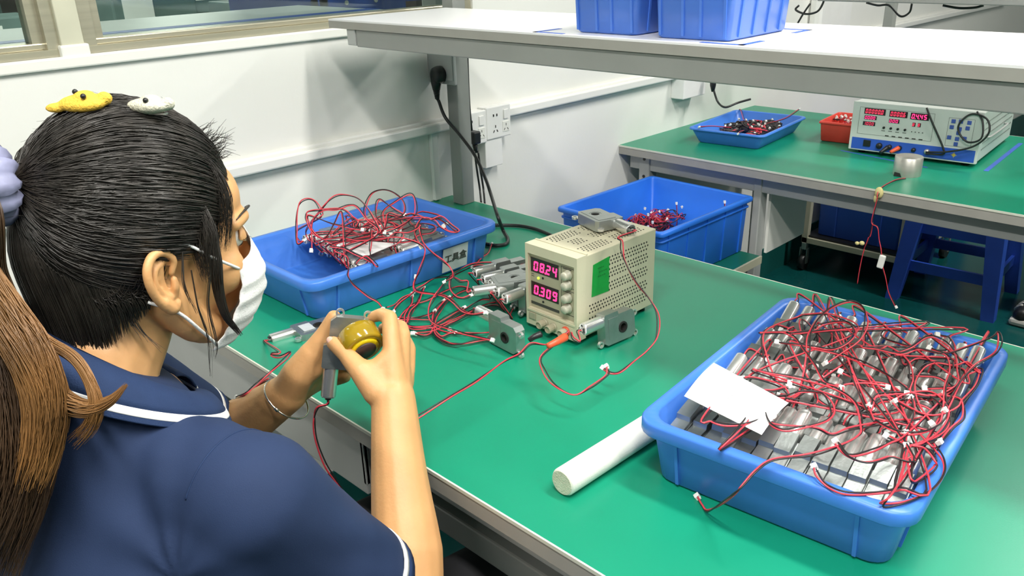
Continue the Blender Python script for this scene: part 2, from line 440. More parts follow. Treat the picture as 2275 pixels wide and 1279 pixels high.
# posts and the white shelf over the near bench
def post(name, x, y, z0, z1, label, s=0.038):
    o = MB().box((0, 0, 0), (s, s, z1-z0), 0.002).build(name, M['grey_paint'])
    o.location = (x, y, z0); tag(o, label, 'post'); return o
post('steel_post', 0.053, 0.785, 0.75, 2.1, 'grey square steel post on the near bench beside the wall sockets')
post('steel_post', 2.30, 0.785, 0.75, 2.1, 'grey square steel post holding the far end of the white shelf')
def shelf(x0, x1, y0, y1, z, label, posty):
    t = empty('shelf', (x0, y0, z), label=label, cat='shelf')
    L = x1-x0; W = y1-y0
    MB().box((0, 0, -0.003), (L, W, 0)).build('white_top', M['shelf_white'], t)
    MB().box((0, 0, -0.017), (L, W, -0.003)).build('edge_band', M['edge'], t)
    MB().box((0.085, 0.004, -0.050), (L-0.03, 0.034, -0.017), 0.002).build('front_beam', M['grey_paint'], t)
    MB().box((0.085, W-0.034, -0.050), (L-0.03, W-0.004, -0.017), 0.002).build('rear_beam', M['grey_paint'], t)
    MB().box((0.055, 0.003, -0.048), (0.083, W+0.02, -0.017), 0.002).build('end_bracket', M['grey_light'], t)
    return t
sh = shelf(0.088, 2.5, 0.452, 0.765, 1.219, 'long white shelf with grey edge above the near bench', 0.785)
sh2 = shelf(0.48, 3.0, 1.60, 1.92, 1.240, 'grey shelf over the farther bench, seen along the top edge', 1.95)
post('steel_post', 1.085, 1.925, 0.754, 2.1, 'dark grey post of the farther shelf seen above the white shelf')
post('steel_post', 0.47, 2.28, 0.754, 1.6, 'grey post at the back of the farther bench behind the shallow tray', 0.03)

# tape corner marks on the shelf
def tape_mark(p, a, b, w=0.008, label='', z=0.0004):
    mb = MB()
    for q in (a, b):
        P0 = Vector(p); P1 = Vector(q); d = (P1-P0).normalized(); n = Vector((-d.y, d.x, 0))*w/2
        P0 = P0-d*w/2
        mb.add([P0-n, P1-n, P1+n, P0+n, P0-n+Vector((0, 0, z)), P1-n+Vector((0, 0, z)), P1+n+Vector((0, 0, z)), P0+n+Vector((0, 0, z))], [(0, 3, 2, 1), (4, 5, 6, 7), (0, 1, 5, 4), (1, 2, 6, 5), (2, 3, 7, 6), (3, 0, 4, 7)])
    o = mb.build('corner_tape', M['tape'], None, True); tag(o, label, 'tape mark'); return o
ZS = 1.2191
tape_mark((0.652, 0.462, ZS), (0.652, 0.52, ZS), (0.71, 0.462, ZS), label='faint blue corner tape on the shelf left of the two bins')
tape_mark((1.012, 0.468, ZS), (1.012, 0.52, ZS), (0.95, 0.468, ZS), label='blue corner tape on the shelf in front of the right bin')
tape_mark((1.000, 0.675, ZS), (1.000, 0.63, ZS), (0.94, 0.675, ZS), label='blue corner tape on the shelf behind the right bin')

# ================================================================ plastic trays and bins
def rrect(w, d, r, n=5, z=0.0):
    out = []
    for cx, cy, a0 in ((w/2-r, d/2-r, 0), (-w/2+r, d/2-r, PI/2), (-w/2+r, -d/2+r, PI), (w/2-r, -d/2+r, 1.5*PI)):
        for i in range(n+1):
            a = a0+PI/2*i/n; out.append((cx+r*math.cos(a), cy+r*math.sin(a), z))
    return out
def rings(mb, loops, cap0=True, cap1=True):
    n = len(loops[0]); vs = [p for l in loops for p in l]; fs = []
    for k in range(len(loops)-1):
        for i in range(n): fs.append((k*n+i, k*n+(i+1) % n, (k+1)*n+(i+1) % n, (k+1)*n+i))
    if cap0: fs.append(list(range(n))[::-1])
    if cap1: fs.append([(len(loops)-1)*n+i for i in range(n)])
    mb.add(vs, fs, True)
def tray(name, loc, rz, w, d, h, material, label, cat, r=0.03, inset=0.018, lip=0.011, liph=0.017, th=0.003, ribs=(), band=False, group=None, ribd=0.004):
    t = empty(name, loc, (0, 0, rz), label, cat, group)
    ow, od = w-2*lip, d-2*lip                      # body size under the lip
    bw, bd = w-2*inset-2*lip*0.3, d-2*inset-2*lip*0.3
    mb = MB()
    rb = max(0.004, r-0.008)
    L = [rrect(bw-0.006, bd-0.006, rb, z=0.0), rrect(bw, bd, rb, z=0.003)]
    zt = h-liph
    L += [rrect(ow, od, r, z=zt), rrect(ow, od, r, z=zt+0.0005)]
    if lip > 0: L += [rrect(w-0.001, d-0.001, r, z=zt), rrect(w, d, r, z=zt+0.001), rrect(w, d, r, z=h-0.003), rrect(w-0.004, d-0.004, r, z=h)]
    else: L += [rrect(ow, od, r, z=h)]
    iw, idd = ow-2*th, od-2*th
    L += [rrect(iw+0.001, idd+0.001, r, z=h), rrect(iw-0.002, idd-0.002, r, z=h-0.003), rrect(bw-2*th, bd-2*th, rb, z=0.0065), rrect(bw-2*th-0.006, bd-2*th-0.006, rb*0.9, z=0.004)]
    rings(mb, L, True, True)
    body = mb.build('body', material, t, True)
    rb_ = MB()
    def rib(axis, pos, side, wd=0.004):
        # thin upright rib from the base to the lip, following the taper
        z0, z1 = 0.004, zt
        if axis == 'x':
            y0, y1 = side*(bd/2-0.001), side*(od/2-0.001)
            y0o, y1o = y0+side*ribd, y1+side*min(ribd, lip)
            v = [(pos-wd/2, y0, z0), (pos+wd/2, y0, z0), (pos+wd/2, y0o, z0), (pos-wd/2, y0o, z0), (pos-wd/2, y1, z1), (pos+wd/2, y1, z1), (pos+wd/2, y1o, z1), (pos-wd/2, y1o, z1)]
        else:
            x0, x1 = side*(bw/2-0.001), side*(ow/2-0.001)
            x0o, x1o = x0+side*ribd, x1+side*min(ribd, lip)
            v = [(x0, pos-wd/2, z0), (x0, pos+wd/2, z0), (x0o, pos+wd/2, z0), (x0o, pos-wd/2, z0), (x1, pos-wd/2, z1), (x1, pos+wd/2, z1), (x1o, pos+wd/2, z1), (x1o, pos-wd/2, z1)]
        MB().add(v, [(0, 3, 2, 1), (4, 5, 6, 7), (0, 1, 5, 4), (1, 2, 6, 5), (2, 3, 7, 6), (3, 0, 4, 7)]).build('rib', material, t, True)
    for ax, fr in ribs:
        for s in (-1, 1): rib(ax, fr*(w if ax == 'x' else d), s)
    if band:
        z0 = zt-0.018
        f = (z0)/(zt); w2 = bw+(ow-bw)*f+0.008; d2 = bd+(od-bd)*f+0.008
        rings(rb_, [rrect(w2-0.007, d2-0.007, r, z=z0-0.001), rrect(w2, d2, r, z=z0), rrect(w2, d2, r, z=z0+0.004), rrect(w2-0.007, d2-0.007, r, z=z0+0.005)], False, False)
    if rb_.v: rb_.build('rim_band', material, t, True)
    return t
RB = (('x', -0.33), ('x', 0.33), ('y', -0.36), ('y', 0.0), ('y', 0.36))
TR = (1.2206, 0.3905, 0.7505, 0.0937)
TL = (0.2792, 0.358, 0.7505, -0.005)
tray_r = tray('parts_tray', TR[:3], TR[3], 0.310, 0.453, 0.0845, M['blue'], 'blue plastic tray full of gear motors at the front right of the bench', 'tray', ribs=RB)
tray_l = tray('parts_tray', TL[:3], TL[3], 0.306, 0.4515, 0.080, M['blue'], 'blue plastic tray with a paper label, against the wall beside the woman', 'tray', ribs=RB)
for (tt, w_, d_) in ((tray_r, 0.310, 0.453), (tray_l, 0.306, 0.4515)):
    pass
# paper label on the +x side of the left tray, reading the words of the photo
def text_mesh(body, size, name, material, parent=None, m4=None, extrude=0.0002, align='CENTER'):
    cu = bpy.data.curves.new(name, 'FONT'); cu.body = body; cu.size = size; cu.extrude = extrude; cu.offset = 0.0004; cu.align_x = align; cu.align_y = 'CENTER'
    tmp = bpy.data.objects.new(name, cu); COL.objects.link(tmp)
    dg = bpy.context.evaluated_depsgraph_get(); dg.update()
    me = bpy.data.meshes.new_from_object(tmp.evaluated_get(dg))
    bpy.data.objects.remove(tmp)
    if m4 is not None: me.transform(m4)
    me.materials.clear(); me.materials.append(material)
    o = bpy.data.objects.new(name, me); COL.objects.link(o)
    if parent: o.parent = parent
    return o
lab = MB()
x_at = lambda z: 0.306/2-0.018-0.0033+0.0035+(0.018-0.011+0.0033)*(z/0.063)   # the sloping wall
y0, y1, z0, z1 = 0.076, 0.140, 0.008, 0.058
lab.add([(x_at(z0)+0.0015, y0, z0), (x_at(z0)+0.0015, y1, z0), (x_at(z1)+0.0015, y1, z1), (x_at(z1)+0.0015, y0, z1),
         (x_at(z0), y0, z0), (x_at(z0), y1, z0), (x_at(z1), y1, z1), (x_at(z1), y0, z1)], [(0, 1, 2, 3), (7, 6, 5, 4), (0, 4, 5, 1), (1, 5, 6, 2), (2, 6, 7, 3), (3, 7, 4, 0)])
lb = lab.build('paper_label', M['label'], tray_l)
m4 = Matrix(((0, 0, 1, x_at(0.034)+0.0022), (1, 0, 0, (y0+y1)/2), (0, 1, 0, 0.034), (0, 0, 0, 1)))
m4 = m4 @ Matrix.Rotation(0.161, 4, 'X')
text_mesh('工具盒', 0.0190, 'lettering', M['line'], lb, m4)

# big bin between the benches, on a low green board
bb = empty('side_table', (0.0, 0.90, 0.0), label='low side table with green top and cream edge between the two benches', cat='side table')
MB().box((0.0, 0.0, 0.501), (0.528, 0.598, 0.518)).build('board', M['board_green'], bb)
MB().box((0.528, 0.0, 0.497), (0.534, 0.598, 0.519)).build('cream_edge', M['frame_cream'], bb)
for lx in (0.03, 0.44):
    for ly in (0.03, 0.48):
        MB().box((lx, ly, 0.0), (lx+0.03, ly+0.03, 0.501), 0.002).build('leg', M['frame_cream'], bb)
big = tray('storage_bin', (0.305, 1.304, 0.5185), -0.018, 0.354, 0.430, 0.161, M['blue_bin'], 'large bright blue bin on the low table between the two benches', 'bin', r=0.012, inset=0.014, lip=0.010, liph=0.012, ribs=(('x', -0.3), ('x', 0.0), ('x', 0.3), ('y', -0.4), ('y', -0.2), ('y', 0.0), ('y', 0.2), ('y', 0.4)), band=True)

# two pale blue bins on the shelf
SR = (('x', -0.36), ('x', -0.1), ('x', 0.1), ('x', 0.36), ('y', -0.3), ('y', -0.1), ('y', 0.1), ('y', 0.3))
tray('storage_bin', (0.768, 0.583, 1.2195), 0.0, 0.142, 0.215, 0.12, M['blue_pale'], 'left one of the two pale blue bins on the white shelf', 'bin', r=0.018, inset=0.012, lip=0.006, liph=0.012, ribs=SR, ribd=0.003)
tray('storage_bin', (0.922, 0.567, 1.2195), 0.02, 0.142, 0.190, 0.12, M['blue_pale'], 'right one of the two pale blue bins on the white shelf', 'bin', r=0.014, inset=0.012, lip=0.006, liph=0.012, ribs=SR, ribd=0.003)
# things on the farther bench
tray2 = tray('shallow_tray', (0.255, 1.865, 0.7545), 0.10, 0.250, 0.350, 0.048, M['blue'], 'shallow blue tray of black parts on the farther bench', 'tray', r=0.022, inset=0.024, lip=0.006, liph=0.006)
red = tray('parts_box', (0.500, 2.030, 0.7545), 0.097, 0.115, 0.175, 0.062, M['red_bin'], 'small red plastic box of connectors beside the white instrument', 'box', r=0.008, inset=0.008, lip=0.004, liph=0.007)

# ================================================================ gear motors
def motor_meshes():
    d = {}
    T = 0.018
    loop = [(0.0, 0.004), (0.006, 0.0), (0.060, 0.0), (0.068, 0.006), (0.068, 0.040), (0.062, 0.0465), (0.032, 0.0465), (0.030, 0.0525), (0.002, 0.0525), (0.0, 0.050)]
    mb = MB(); mb.prism(loop, -T/2, T/2, [circ(0.040, 0.022, 0.0075, 16)])
    mb.prism([(0.008, 0.010), (0.030, 0.010), (0.030, 0.044), (0.008, 0.044)], -T/2-0.0006, -T/2)
    mb.prism([(0.006, 0.007), (0.062, 0.007), (0.062, 0.041), (0.006, 0.041)], T/2, T/2+0.0006, [circ(0.040, 0.022, 0.0105, 16)])
    d['housing'] = mb.mesh('housing', M['zinc'])
    h = MB()
    n = 16
    for s in (-1, 1):
        y = s*(T/2-0.001)
        ring = [(0.040+0.0085*math.cos(2*PI*i/n), y, 0.022+0.0085*math.sin(2*PI*i/n)) for i in range(n)]
        inn = [(0.040+0.0074*math.cos(2*PI*i/n), y, 0.022+0.0074*math.sin(2*PI*i/n)) for i in range(n)]
    h.cyl((0.040, -T/2+0.002, 0.022), (0.040, -T/2-0.0012, 0.022), 0.0095, n=16, cap=False)
    h.prism(circ(0.040, 0.022, 0.0095, 18), -T/2-0.0014, T/2-0.002, [circ(0.040, 0.022, 0.0066, 18)])
    d['drive_socket'] = h.mesh('drive_socket', M['dark_hole'])
    def lug(x, z, ax, az, y=0.0):
        l = MB()
        l.prism(circ(x, z, 0.0056, 16), y-0.0022, y+0.0022, [circ(x, z, 0.0033, 12)])
        p = Vector((x, 0, z)); q = Vector((ax, 0, az)); dd = (q-p).normalized()
        l.cyl(p+dd*0.0048+Vector((0, y, 0)), q+Vector((0, y, 0)), 0.0022, n=6)
        return l.mesh('mounting_lug', M['can'])
    d['lugs'] = [lug(-0.0055, 0.004, 0.003, 0.006, -0.003), lug(0.0725, 0.0015, 0.066, 0.005, -0.003), lug(0.0725, 0.036, 0.066, 0.034, -0.003)]
    c = MB(); cz = 0.0405; n = 24; R = 0.0095
    prof = [(0.001, 1.0), (-0.0370, 1.0), (-0.0385, 0.97), (-0.0395, 0.88), (-0.0395, 0.88), (-0.0400, 0.45), (-0.0400, 0.45), (-0.0430, 0.42), (-0.0430, 0.42), (-0.0432, 0.15)]
    vs = []
    for x, k in prof:
        for i in range(n):
            a = 2*PI*i/n; ca, sa = math.cos(a), math.sin(a); e = 0.72
            yy = R*0.90*k*math.copysign(abs(ca)**e, ca); zz = R*k*math.copysign(abs(sa)**0.9, sa)
            vs.append((x, yy, cz+zz))
    fs = [(k*n+i, (k+1)*n+i, (k+1)*n+(i+1) % n, k*n+(i+1) % n) for k in range(len(prof)-1) for i in range(n)]
    fs.append([(len(prof)-1)*n+i for i in range(n)])
    c.add(vs, fs, True)
    d['motor_can'] = c.mesh('motor_can', M['can'])
    e = MB()
    e.box((-0.0425, -0.0052, cz-0.003), (-0.0400, -0.0030, cz+0.003)).box((-0.0425, 0.0030, cz-0.003), (-0.0400, 0.0052, cz+0.003)).cyl((-0.0400, 0, cz+0.0066), (-0.0412, 0, cz+0.0066), 0.0014, n=8)
    d['terminals'] = e.mesh('terminals', M['black'])
    return d
MM = motor_meshes()
CM = MB().box((-0.0032, -0.0024, -0.0022), (0.0032, 0.0024, 0.0038), 0.0005).box((-0.0026, -0.0028, -0.0040), (0.0026, -0.0010, -0.002)).mesh('connector', M['conn'])

def frame(o, x, z):
    x = Vector(x).normalized(); z = Vector(z); z = (z-x*z.dot(x)).normalized(); y = z.cross(x)
    return Matrix(((x.x, y.x, z.x, o[0]), (x.y, y.y, z.y, o[1]), (x.z, y.z, z.z, o[2]), (0, 0, 0, 1)))

def wire_pair(parent, inv, pts, n=6, gap=0.0012, rr=0.00112, rb=0.00098, conn=True, sides=5, twist=1.3, seed=0, smooth=True, end_fan=0.0):
    path = spline(pts, n) if smooth else [Vector(p) for p in pts]
    red = []; blk = []
    K = len(path)
    for i, p in enumerate(path):
        t = (path[min(i+1, K-1)]-path[max(i-1, 0)])
        if t.length < 1e-7: t = Vector((1, 0, 0))
        t.normalize()
        s = t.cross(Vector((0, 0, 1)))
        if s.length < 0.2: s = t.cross(Vector((1, 0, 0)))
        s.normalize(); u = s.cross(t)
        a = seed+twist*math.sin(i*0.13+seed)
        g = gap*(1+0.9*math.sin(i*0.21+seed*2)**2)
        off = (s*math.cos(a)+u*math.sin(a)*0.6)*g
        red.append(inv @ (p+off)); blk.append(inv @ (p-off))
    MB().tube(red, rr, sides).build('red_wire', M['wred'], parent)
    MB().tube(blk, rb, sides).build('black_wire', M['wblack'], parent)
    if conn:
        c = link('connector', CM, parent)
        tdir = (path[-1]-path[-3]).normalized()
        c.matrix_local = inv @ frame(path[-1]+tdir*0.002, tdir.orthogonal(), tdir)
    return path

def motor(m4, label, group=None, lead=None, conn=True, **kw):
    t = empty('gear_motor', (0, 0, 0), label=label, cat='gear motor', group=group)
    t.matrix_world = m4
    for k in ('housing', 'drive_socket', 'motor_can', 'terminals'): link(k, MM[k], t)
    for lg in MM['lugs']: link('mounting_lug', lg, t)
    if lead is not None:
        st = m4 @ Vector((-0.0425, 0.0, 0.0405)); st2 = m4 @ Vector((-0.050, 0.0, 0.0405))
        wire_pair(t, m4.inverted(), [st, st2]+[Vector(p) for p in lead], conn=conn, **kw)
    return t

# ---- right tray: rows of motors standing on edge, cans tipped up towards the wall
rt = Matrix.Translation(TR[:3]) @ Matrix.Rotation(TR[3], 4, 'Z')
rnd = random.Random(11)
hand_right = [
 [(1.192,0.508,0.848),(1.144,0.544,0.848),(1.117,0.523,0.848),(1.101,0.527,0.838),(1.100,0.432,0.850),(1.135,0.370,0.848),(1.173,0.323,0.848),(1.190,0.324,0.848)],
 [(1.177,0.402,0.850),(1.159,0.441,0.862),(1.160,0.475,0.880),(1.177,0.503,0.892),(1.192,0.520,0.884),(1.202,0.516,0.865),(1.209,0.482,0.853),(1.206,0.436,0.850),(1.203,0.399,0.850)],
 [(1.140,0.420,0.850),(1.175,0.425,0.850),(1.211,0.432,0.850),(1.257,0.424,0.850),(1.291,0.408,0.850),(1.311,0.390,0.850),(1.330,0.347,0.850),(1.337,0.303,0.850)],
 [(1.150,0.321,0.850),(1.169,0.330,0.850),(1.199,0.341,0.850),(1.237,0.345,0.850),(1.272,0.328,0.850),(1.299,0.282,0.850),(1.303,0.261,0.850),(1.297,0.232,0.850),(1.282,0.196,0.850),(1.259,0.164,0.850),(1.250,0.145,0.842),(1.246,0.117,0.830),(1.219,0.134,0.790),(1.193,0.153,0.757),(1.181,0.162,0.753),(1.169,0.171,0.753)],
 [(1.294,0.277,0.850),(1.282,0.248,0.850),(1.262,0.248,0.850),(1.225,0.227,0.850),(1.214,0.236,0.850),(1.203,0.252,0.850),(1.204,0.244,0.850)],
 [(1.171,0.268,0.852),(1.194,0.274,0.852),(1.209,0.288,0.852),(1.216,0.308,0.852),(1.237,0.320,0.852),(1.261,0.293,0.852),(1.266,0.266,0.852),(1.252,0.235,0.852),(1.240,0.218,0.852),(1.223,0.221,0.852),(1.205,0.243,0.852)],
 [(1.159,0.194,0.850),(1.171,0.185,0.850),(1.188,0.190,0.850),(1.203,0.207,0.850),(1.212,0.241,0.850),(1.210,0.280,0.850),(1.205,0.296,0.850),(1.187,0.308,0.850),(1.158,0.305,0.850),(1.146,0.295,0.850)],
 [(1.201,0.170,0.838),(1.203,0.183,0.850),(1.198,0.216,0.850),(1.184,0.256,0.850),(1.179,0.280,0.850),(1.189,0.292,0.850),(1.197,0.310,0.850)],
 [(1.341,0.297,0.852),(1.334,0.267,0.852),(1.324,0.236,0.852),(1.312,0.219,0.852),(1.294,0.232,0.852)],
 [(1.350,0.276,0.852),(1.344,0.243,0.852),(1.331,0.218,0.852),(1.310,0.218,0.852),(1.293,0.233,0.852)],
 [(1.351,0.310,0.850),(1.364,0.307,0.846),(1.382,0.291,0.842),(1.391,0.266,0.840),(1.390,0.233,0.838),(1.379,0.199,0.838),(1.365,0.180,0.838),(1.370,0.179,0.850),(1.368,0.201,0.850),(1.360,0.235,0.850),(1.349,0.268,0.850),(1.340,0.300,0.850)],
 [(1.349,0.279,0.850),(1.360,0.256,0.850),(1.373,0.226,0.850),(1.376,0.234,0.842),(1.381,0.269,0.842),(1.379,0.273,0.850),(1.364,0.287,0.850),(1.350,0.280,0.850)],
 [(1.381,0.249,0.842),(1.368,0.215,0.840),(1.351,0.193,0.838),(1.331,0.175,0.838),(1.314,0.174,0.838),(1.302,0.177,0.842),(1.294,0.184,0.845)],
 [(1.221,0.469,0.852),(1.236,0.474,0.852),(1.263,0.480,0.852),(1.275,0.508,0.852),(1.304,0.517,0.852),(1.323,0.538,0.860),(1.340,0.565,0.868),(1.344,0.579,0.872),(1.353,0.559,0.868),(1.352,0.548,0.856),(1.343,0.511,0.852),(1.343,0.465,0.852),(1.348,0.419,0.852),(1.353,0.376,0.852)],
 [(1.260,0.474,0.850),(1.265,0.513,0.850),(1.274,0.545,0.856),(1.292,0.554,0.850),(1.316,0.524,0.850),(1.332,0.483,0.850),(1.342,0.446,0.850),(1.332,0.402,0.850),(1.309,0.389,0.850)],
 [(1.221,0.483,0.850),(1.243,0.494,0.850),(1.275,0.471,0.850),(1.297,0.428,0.850),(1.307,0.394,0.850),(1.322,0.394,0.850),(1.341,0.410,0.850),(1.358,0.412,0.850),(1.372,0.378,0.850),(1.371,0.346,0.850),(1.371,0.311,0.850)],
 [(1.284,0.328,0.852),(1.307,0.303,0.852),(1.334,0.297,0.852),(1.352,0.313,0.852),(1.359,0.344,0.852),(1.353,0.376,0.852),(1.335,0.428,0.852),(1.325,0.479,0.852),(1.309,0.512,0.852),(1.287,0.519,0.852)],
 [(1.279,0.334,0.850),(1.282,0.358,0.850),(1.288,0.370,0.850),(1.306,0.389,0.850),(1.328,0.399,0.850),(1.352,0.380,0.850),(1.366,0.354,0.850),(1.368,0.320,0.850),(1.352,0.282,0.850),(1.328,0.283,0.850)],
 [(1.336,0.463,0.850),(1.342,0.484,0.850),(1.350,0.506,0.850),(1.359,0.462,0.850),(1.360,0.413,0.850),(1.360,0.393,0.850),(1.352,0.366,0.850),(1.337,0.353,0.850),(1.304,0.363,0.850),(1.288,0.363,0.850),(1.285,0.333,0.850)],
 [(1.348,0.497,0.850),(1.332,0.514,0.850),(1.322,0.497,0.850),(1.304,0.489,0.850),(1.296,0.466,0.850),(1.303,0.419,0.850),(1.326,0.370,0.850),(1.351,0.341,0.850)],
 [(1.137,0.449,0.852),(1.148,0.468,0.852),(1.151,0.500,0.852),(1.171,0.526,0.852),(1.192,0.507,0.852),(1.200,0.468,0.852),(1.194,0.436,0.852),(1.174,0.427,0.852),(1.153,0.418,0.852),(1.133,0.409,0.852)],
 [(1.109,0.428,0.851),(1.121,0.443,0.851),(1.141,0.437,0.851),(1.165,0.414,0.851),(1.196,0.383,0.851),(1.222,0.352,0.851),(1.235,0.349,0.851),(1.243,0.349,0.851)],
 [(1.367,0.228,0.846),(1.356,0.250,0.851),(1.351,0.279,0.851),(1.359,0.292,0.851),(1.365,0.327,0.851),(1.360,0.371,0.851),(1.345,0.398,0.851),(1.325,0.407,0.851),(1.310,0.387,0.851),(1.304,0.361,0.851)],
]
k_hand = 0
cells = []
for row in range(4):
    for col in range(13):
        cells.append((row, col))
hand_cells = rnd.sample(cells, len(hand_right))
ORD = ['leftmost', 'second from the left', 'third from the left', 'fourth from the left', 'fifth from the left', 'sixth from the left', 'middle one', 'sixth from the right', 'fifth from the right', 'fourth from the right', 'third from the right', 'second from the right', 'rightmost']
ROWN = ['front row', 'second row', 'third row', 'back row']
def rlab(row, col): return 'silver gear motor, '+ORD[col]+' in the '+ROWN[row]+' of the right-hand tray'
row_label_ = ['silver gear motor in the row nearest the camera in the full right-hand tray', 'silver gear motor in the second row from the camera in the full right-hand tray', 'silver gear motor in the third row from the camera in the full right-hand tray', 'silver gear motor in the row farthest from the camera in the full right-hand tray']
def tl(px, py, pz): return rt @ Vector((px, py, pz))
for row, col in cells:
    if (row, col) in ((0, 0), (0, 3), (1, 0)): 
        if (row, col) in hand_cells: pass
    xx = -0.1235+col*0.0206+rnd.uniform(-0.0006, 0.0006)
    yy = -0.114+row*0.0935+rnd.uniform(-0.005, 0.005)
    if row == 0 and col < 5: yy -= 0.004
    a = math.radians(17+rnd.uniform(-4, 4)+(6 if row == 3 else 0))
    if row == 0 and col in (1, 2, 4): a = math.radians(4)
    zo = 0.006+0.070*math.sin(a)
    yaw = rnd.uniform(-0.02, 0.02)
    x_ax = Vector((math.sin(yaw), -math.cos(a), -math.sin(a))); z_ax = Vector((0, -math.sin(a), math.cos(a)))
    m4 = rt @ frame((xx, yy, zo), x_ax, z_ax)
    end = Vector((xx, yy+0.05*math.cos(a), zo+0.045))
    if (row, col) in hand_cells:
        hp = [Vector(p) for p in hand_right[k_hand]]; k_hand += 1
        lead = [tl(end.x, end.y+0.004, 0.094)] + hp
        motor(m4, rlab(row, col), 'gear motors in the full right-hand tray', lead, seed=k_hand*1.7)
    else:
        # a lead that rises from the can, wanders over the motors and ends in a connector
        tuck = (col < 7 and row < 2) or rnd.random() < 0.6
        R0 = rnd.uniform(0.008, 0.014) if tuck else rnd.uniform(0.018, 0.042)
        cx = end.x+0.012 if tuck else min(0.100, max(-0.06, end.x*0.55+0.045+rnd.uniform(-0.03, 0.04)))
        cy = end.y+0.004 if tuck else min(0.155, max(-0.04, end.y+rnd.uniform(-0.05, 0.02)))
        ph = rnd.uniform(0, 2*PI); dr = rnd.choice((-1, 1)); tz = 0.072 if tuck else rnd.uniform(0.088, 0.100)
        lead = [tl(end.x, min(end.y+0.004, 0.190), 0.080)]
        for q in range(3 if tuck else rnd.randint(4, 6)):
            ph += dr*rnd.uniform(0.75, 0.95); r_ = R0*(0.85+0.07*q)
            px = max(-0.125, min(0.125, cx+r_*1.3*math.cos(ph))); py = max(-0.19, min(0.19, cy+r_*math.sin(ph)*(0.5 if tuck else 1)))
            lead.append(tl(px, py, tz+rnd.uniform(-0.004, 0.006)))
        if not tuck:
            ph += dr*0.4; lead.append(tl(max(-0.12, min(0.12, cx+R0*1.9*math.cos(ph))), max(-0.18, min(0.18, cy+R0*1.5*math.sin(ph))), 0.097))
        motor(m4, rlab(row, col), 'gear motors in the full right-hand tray', lead, seed=row*13+col, n=4)

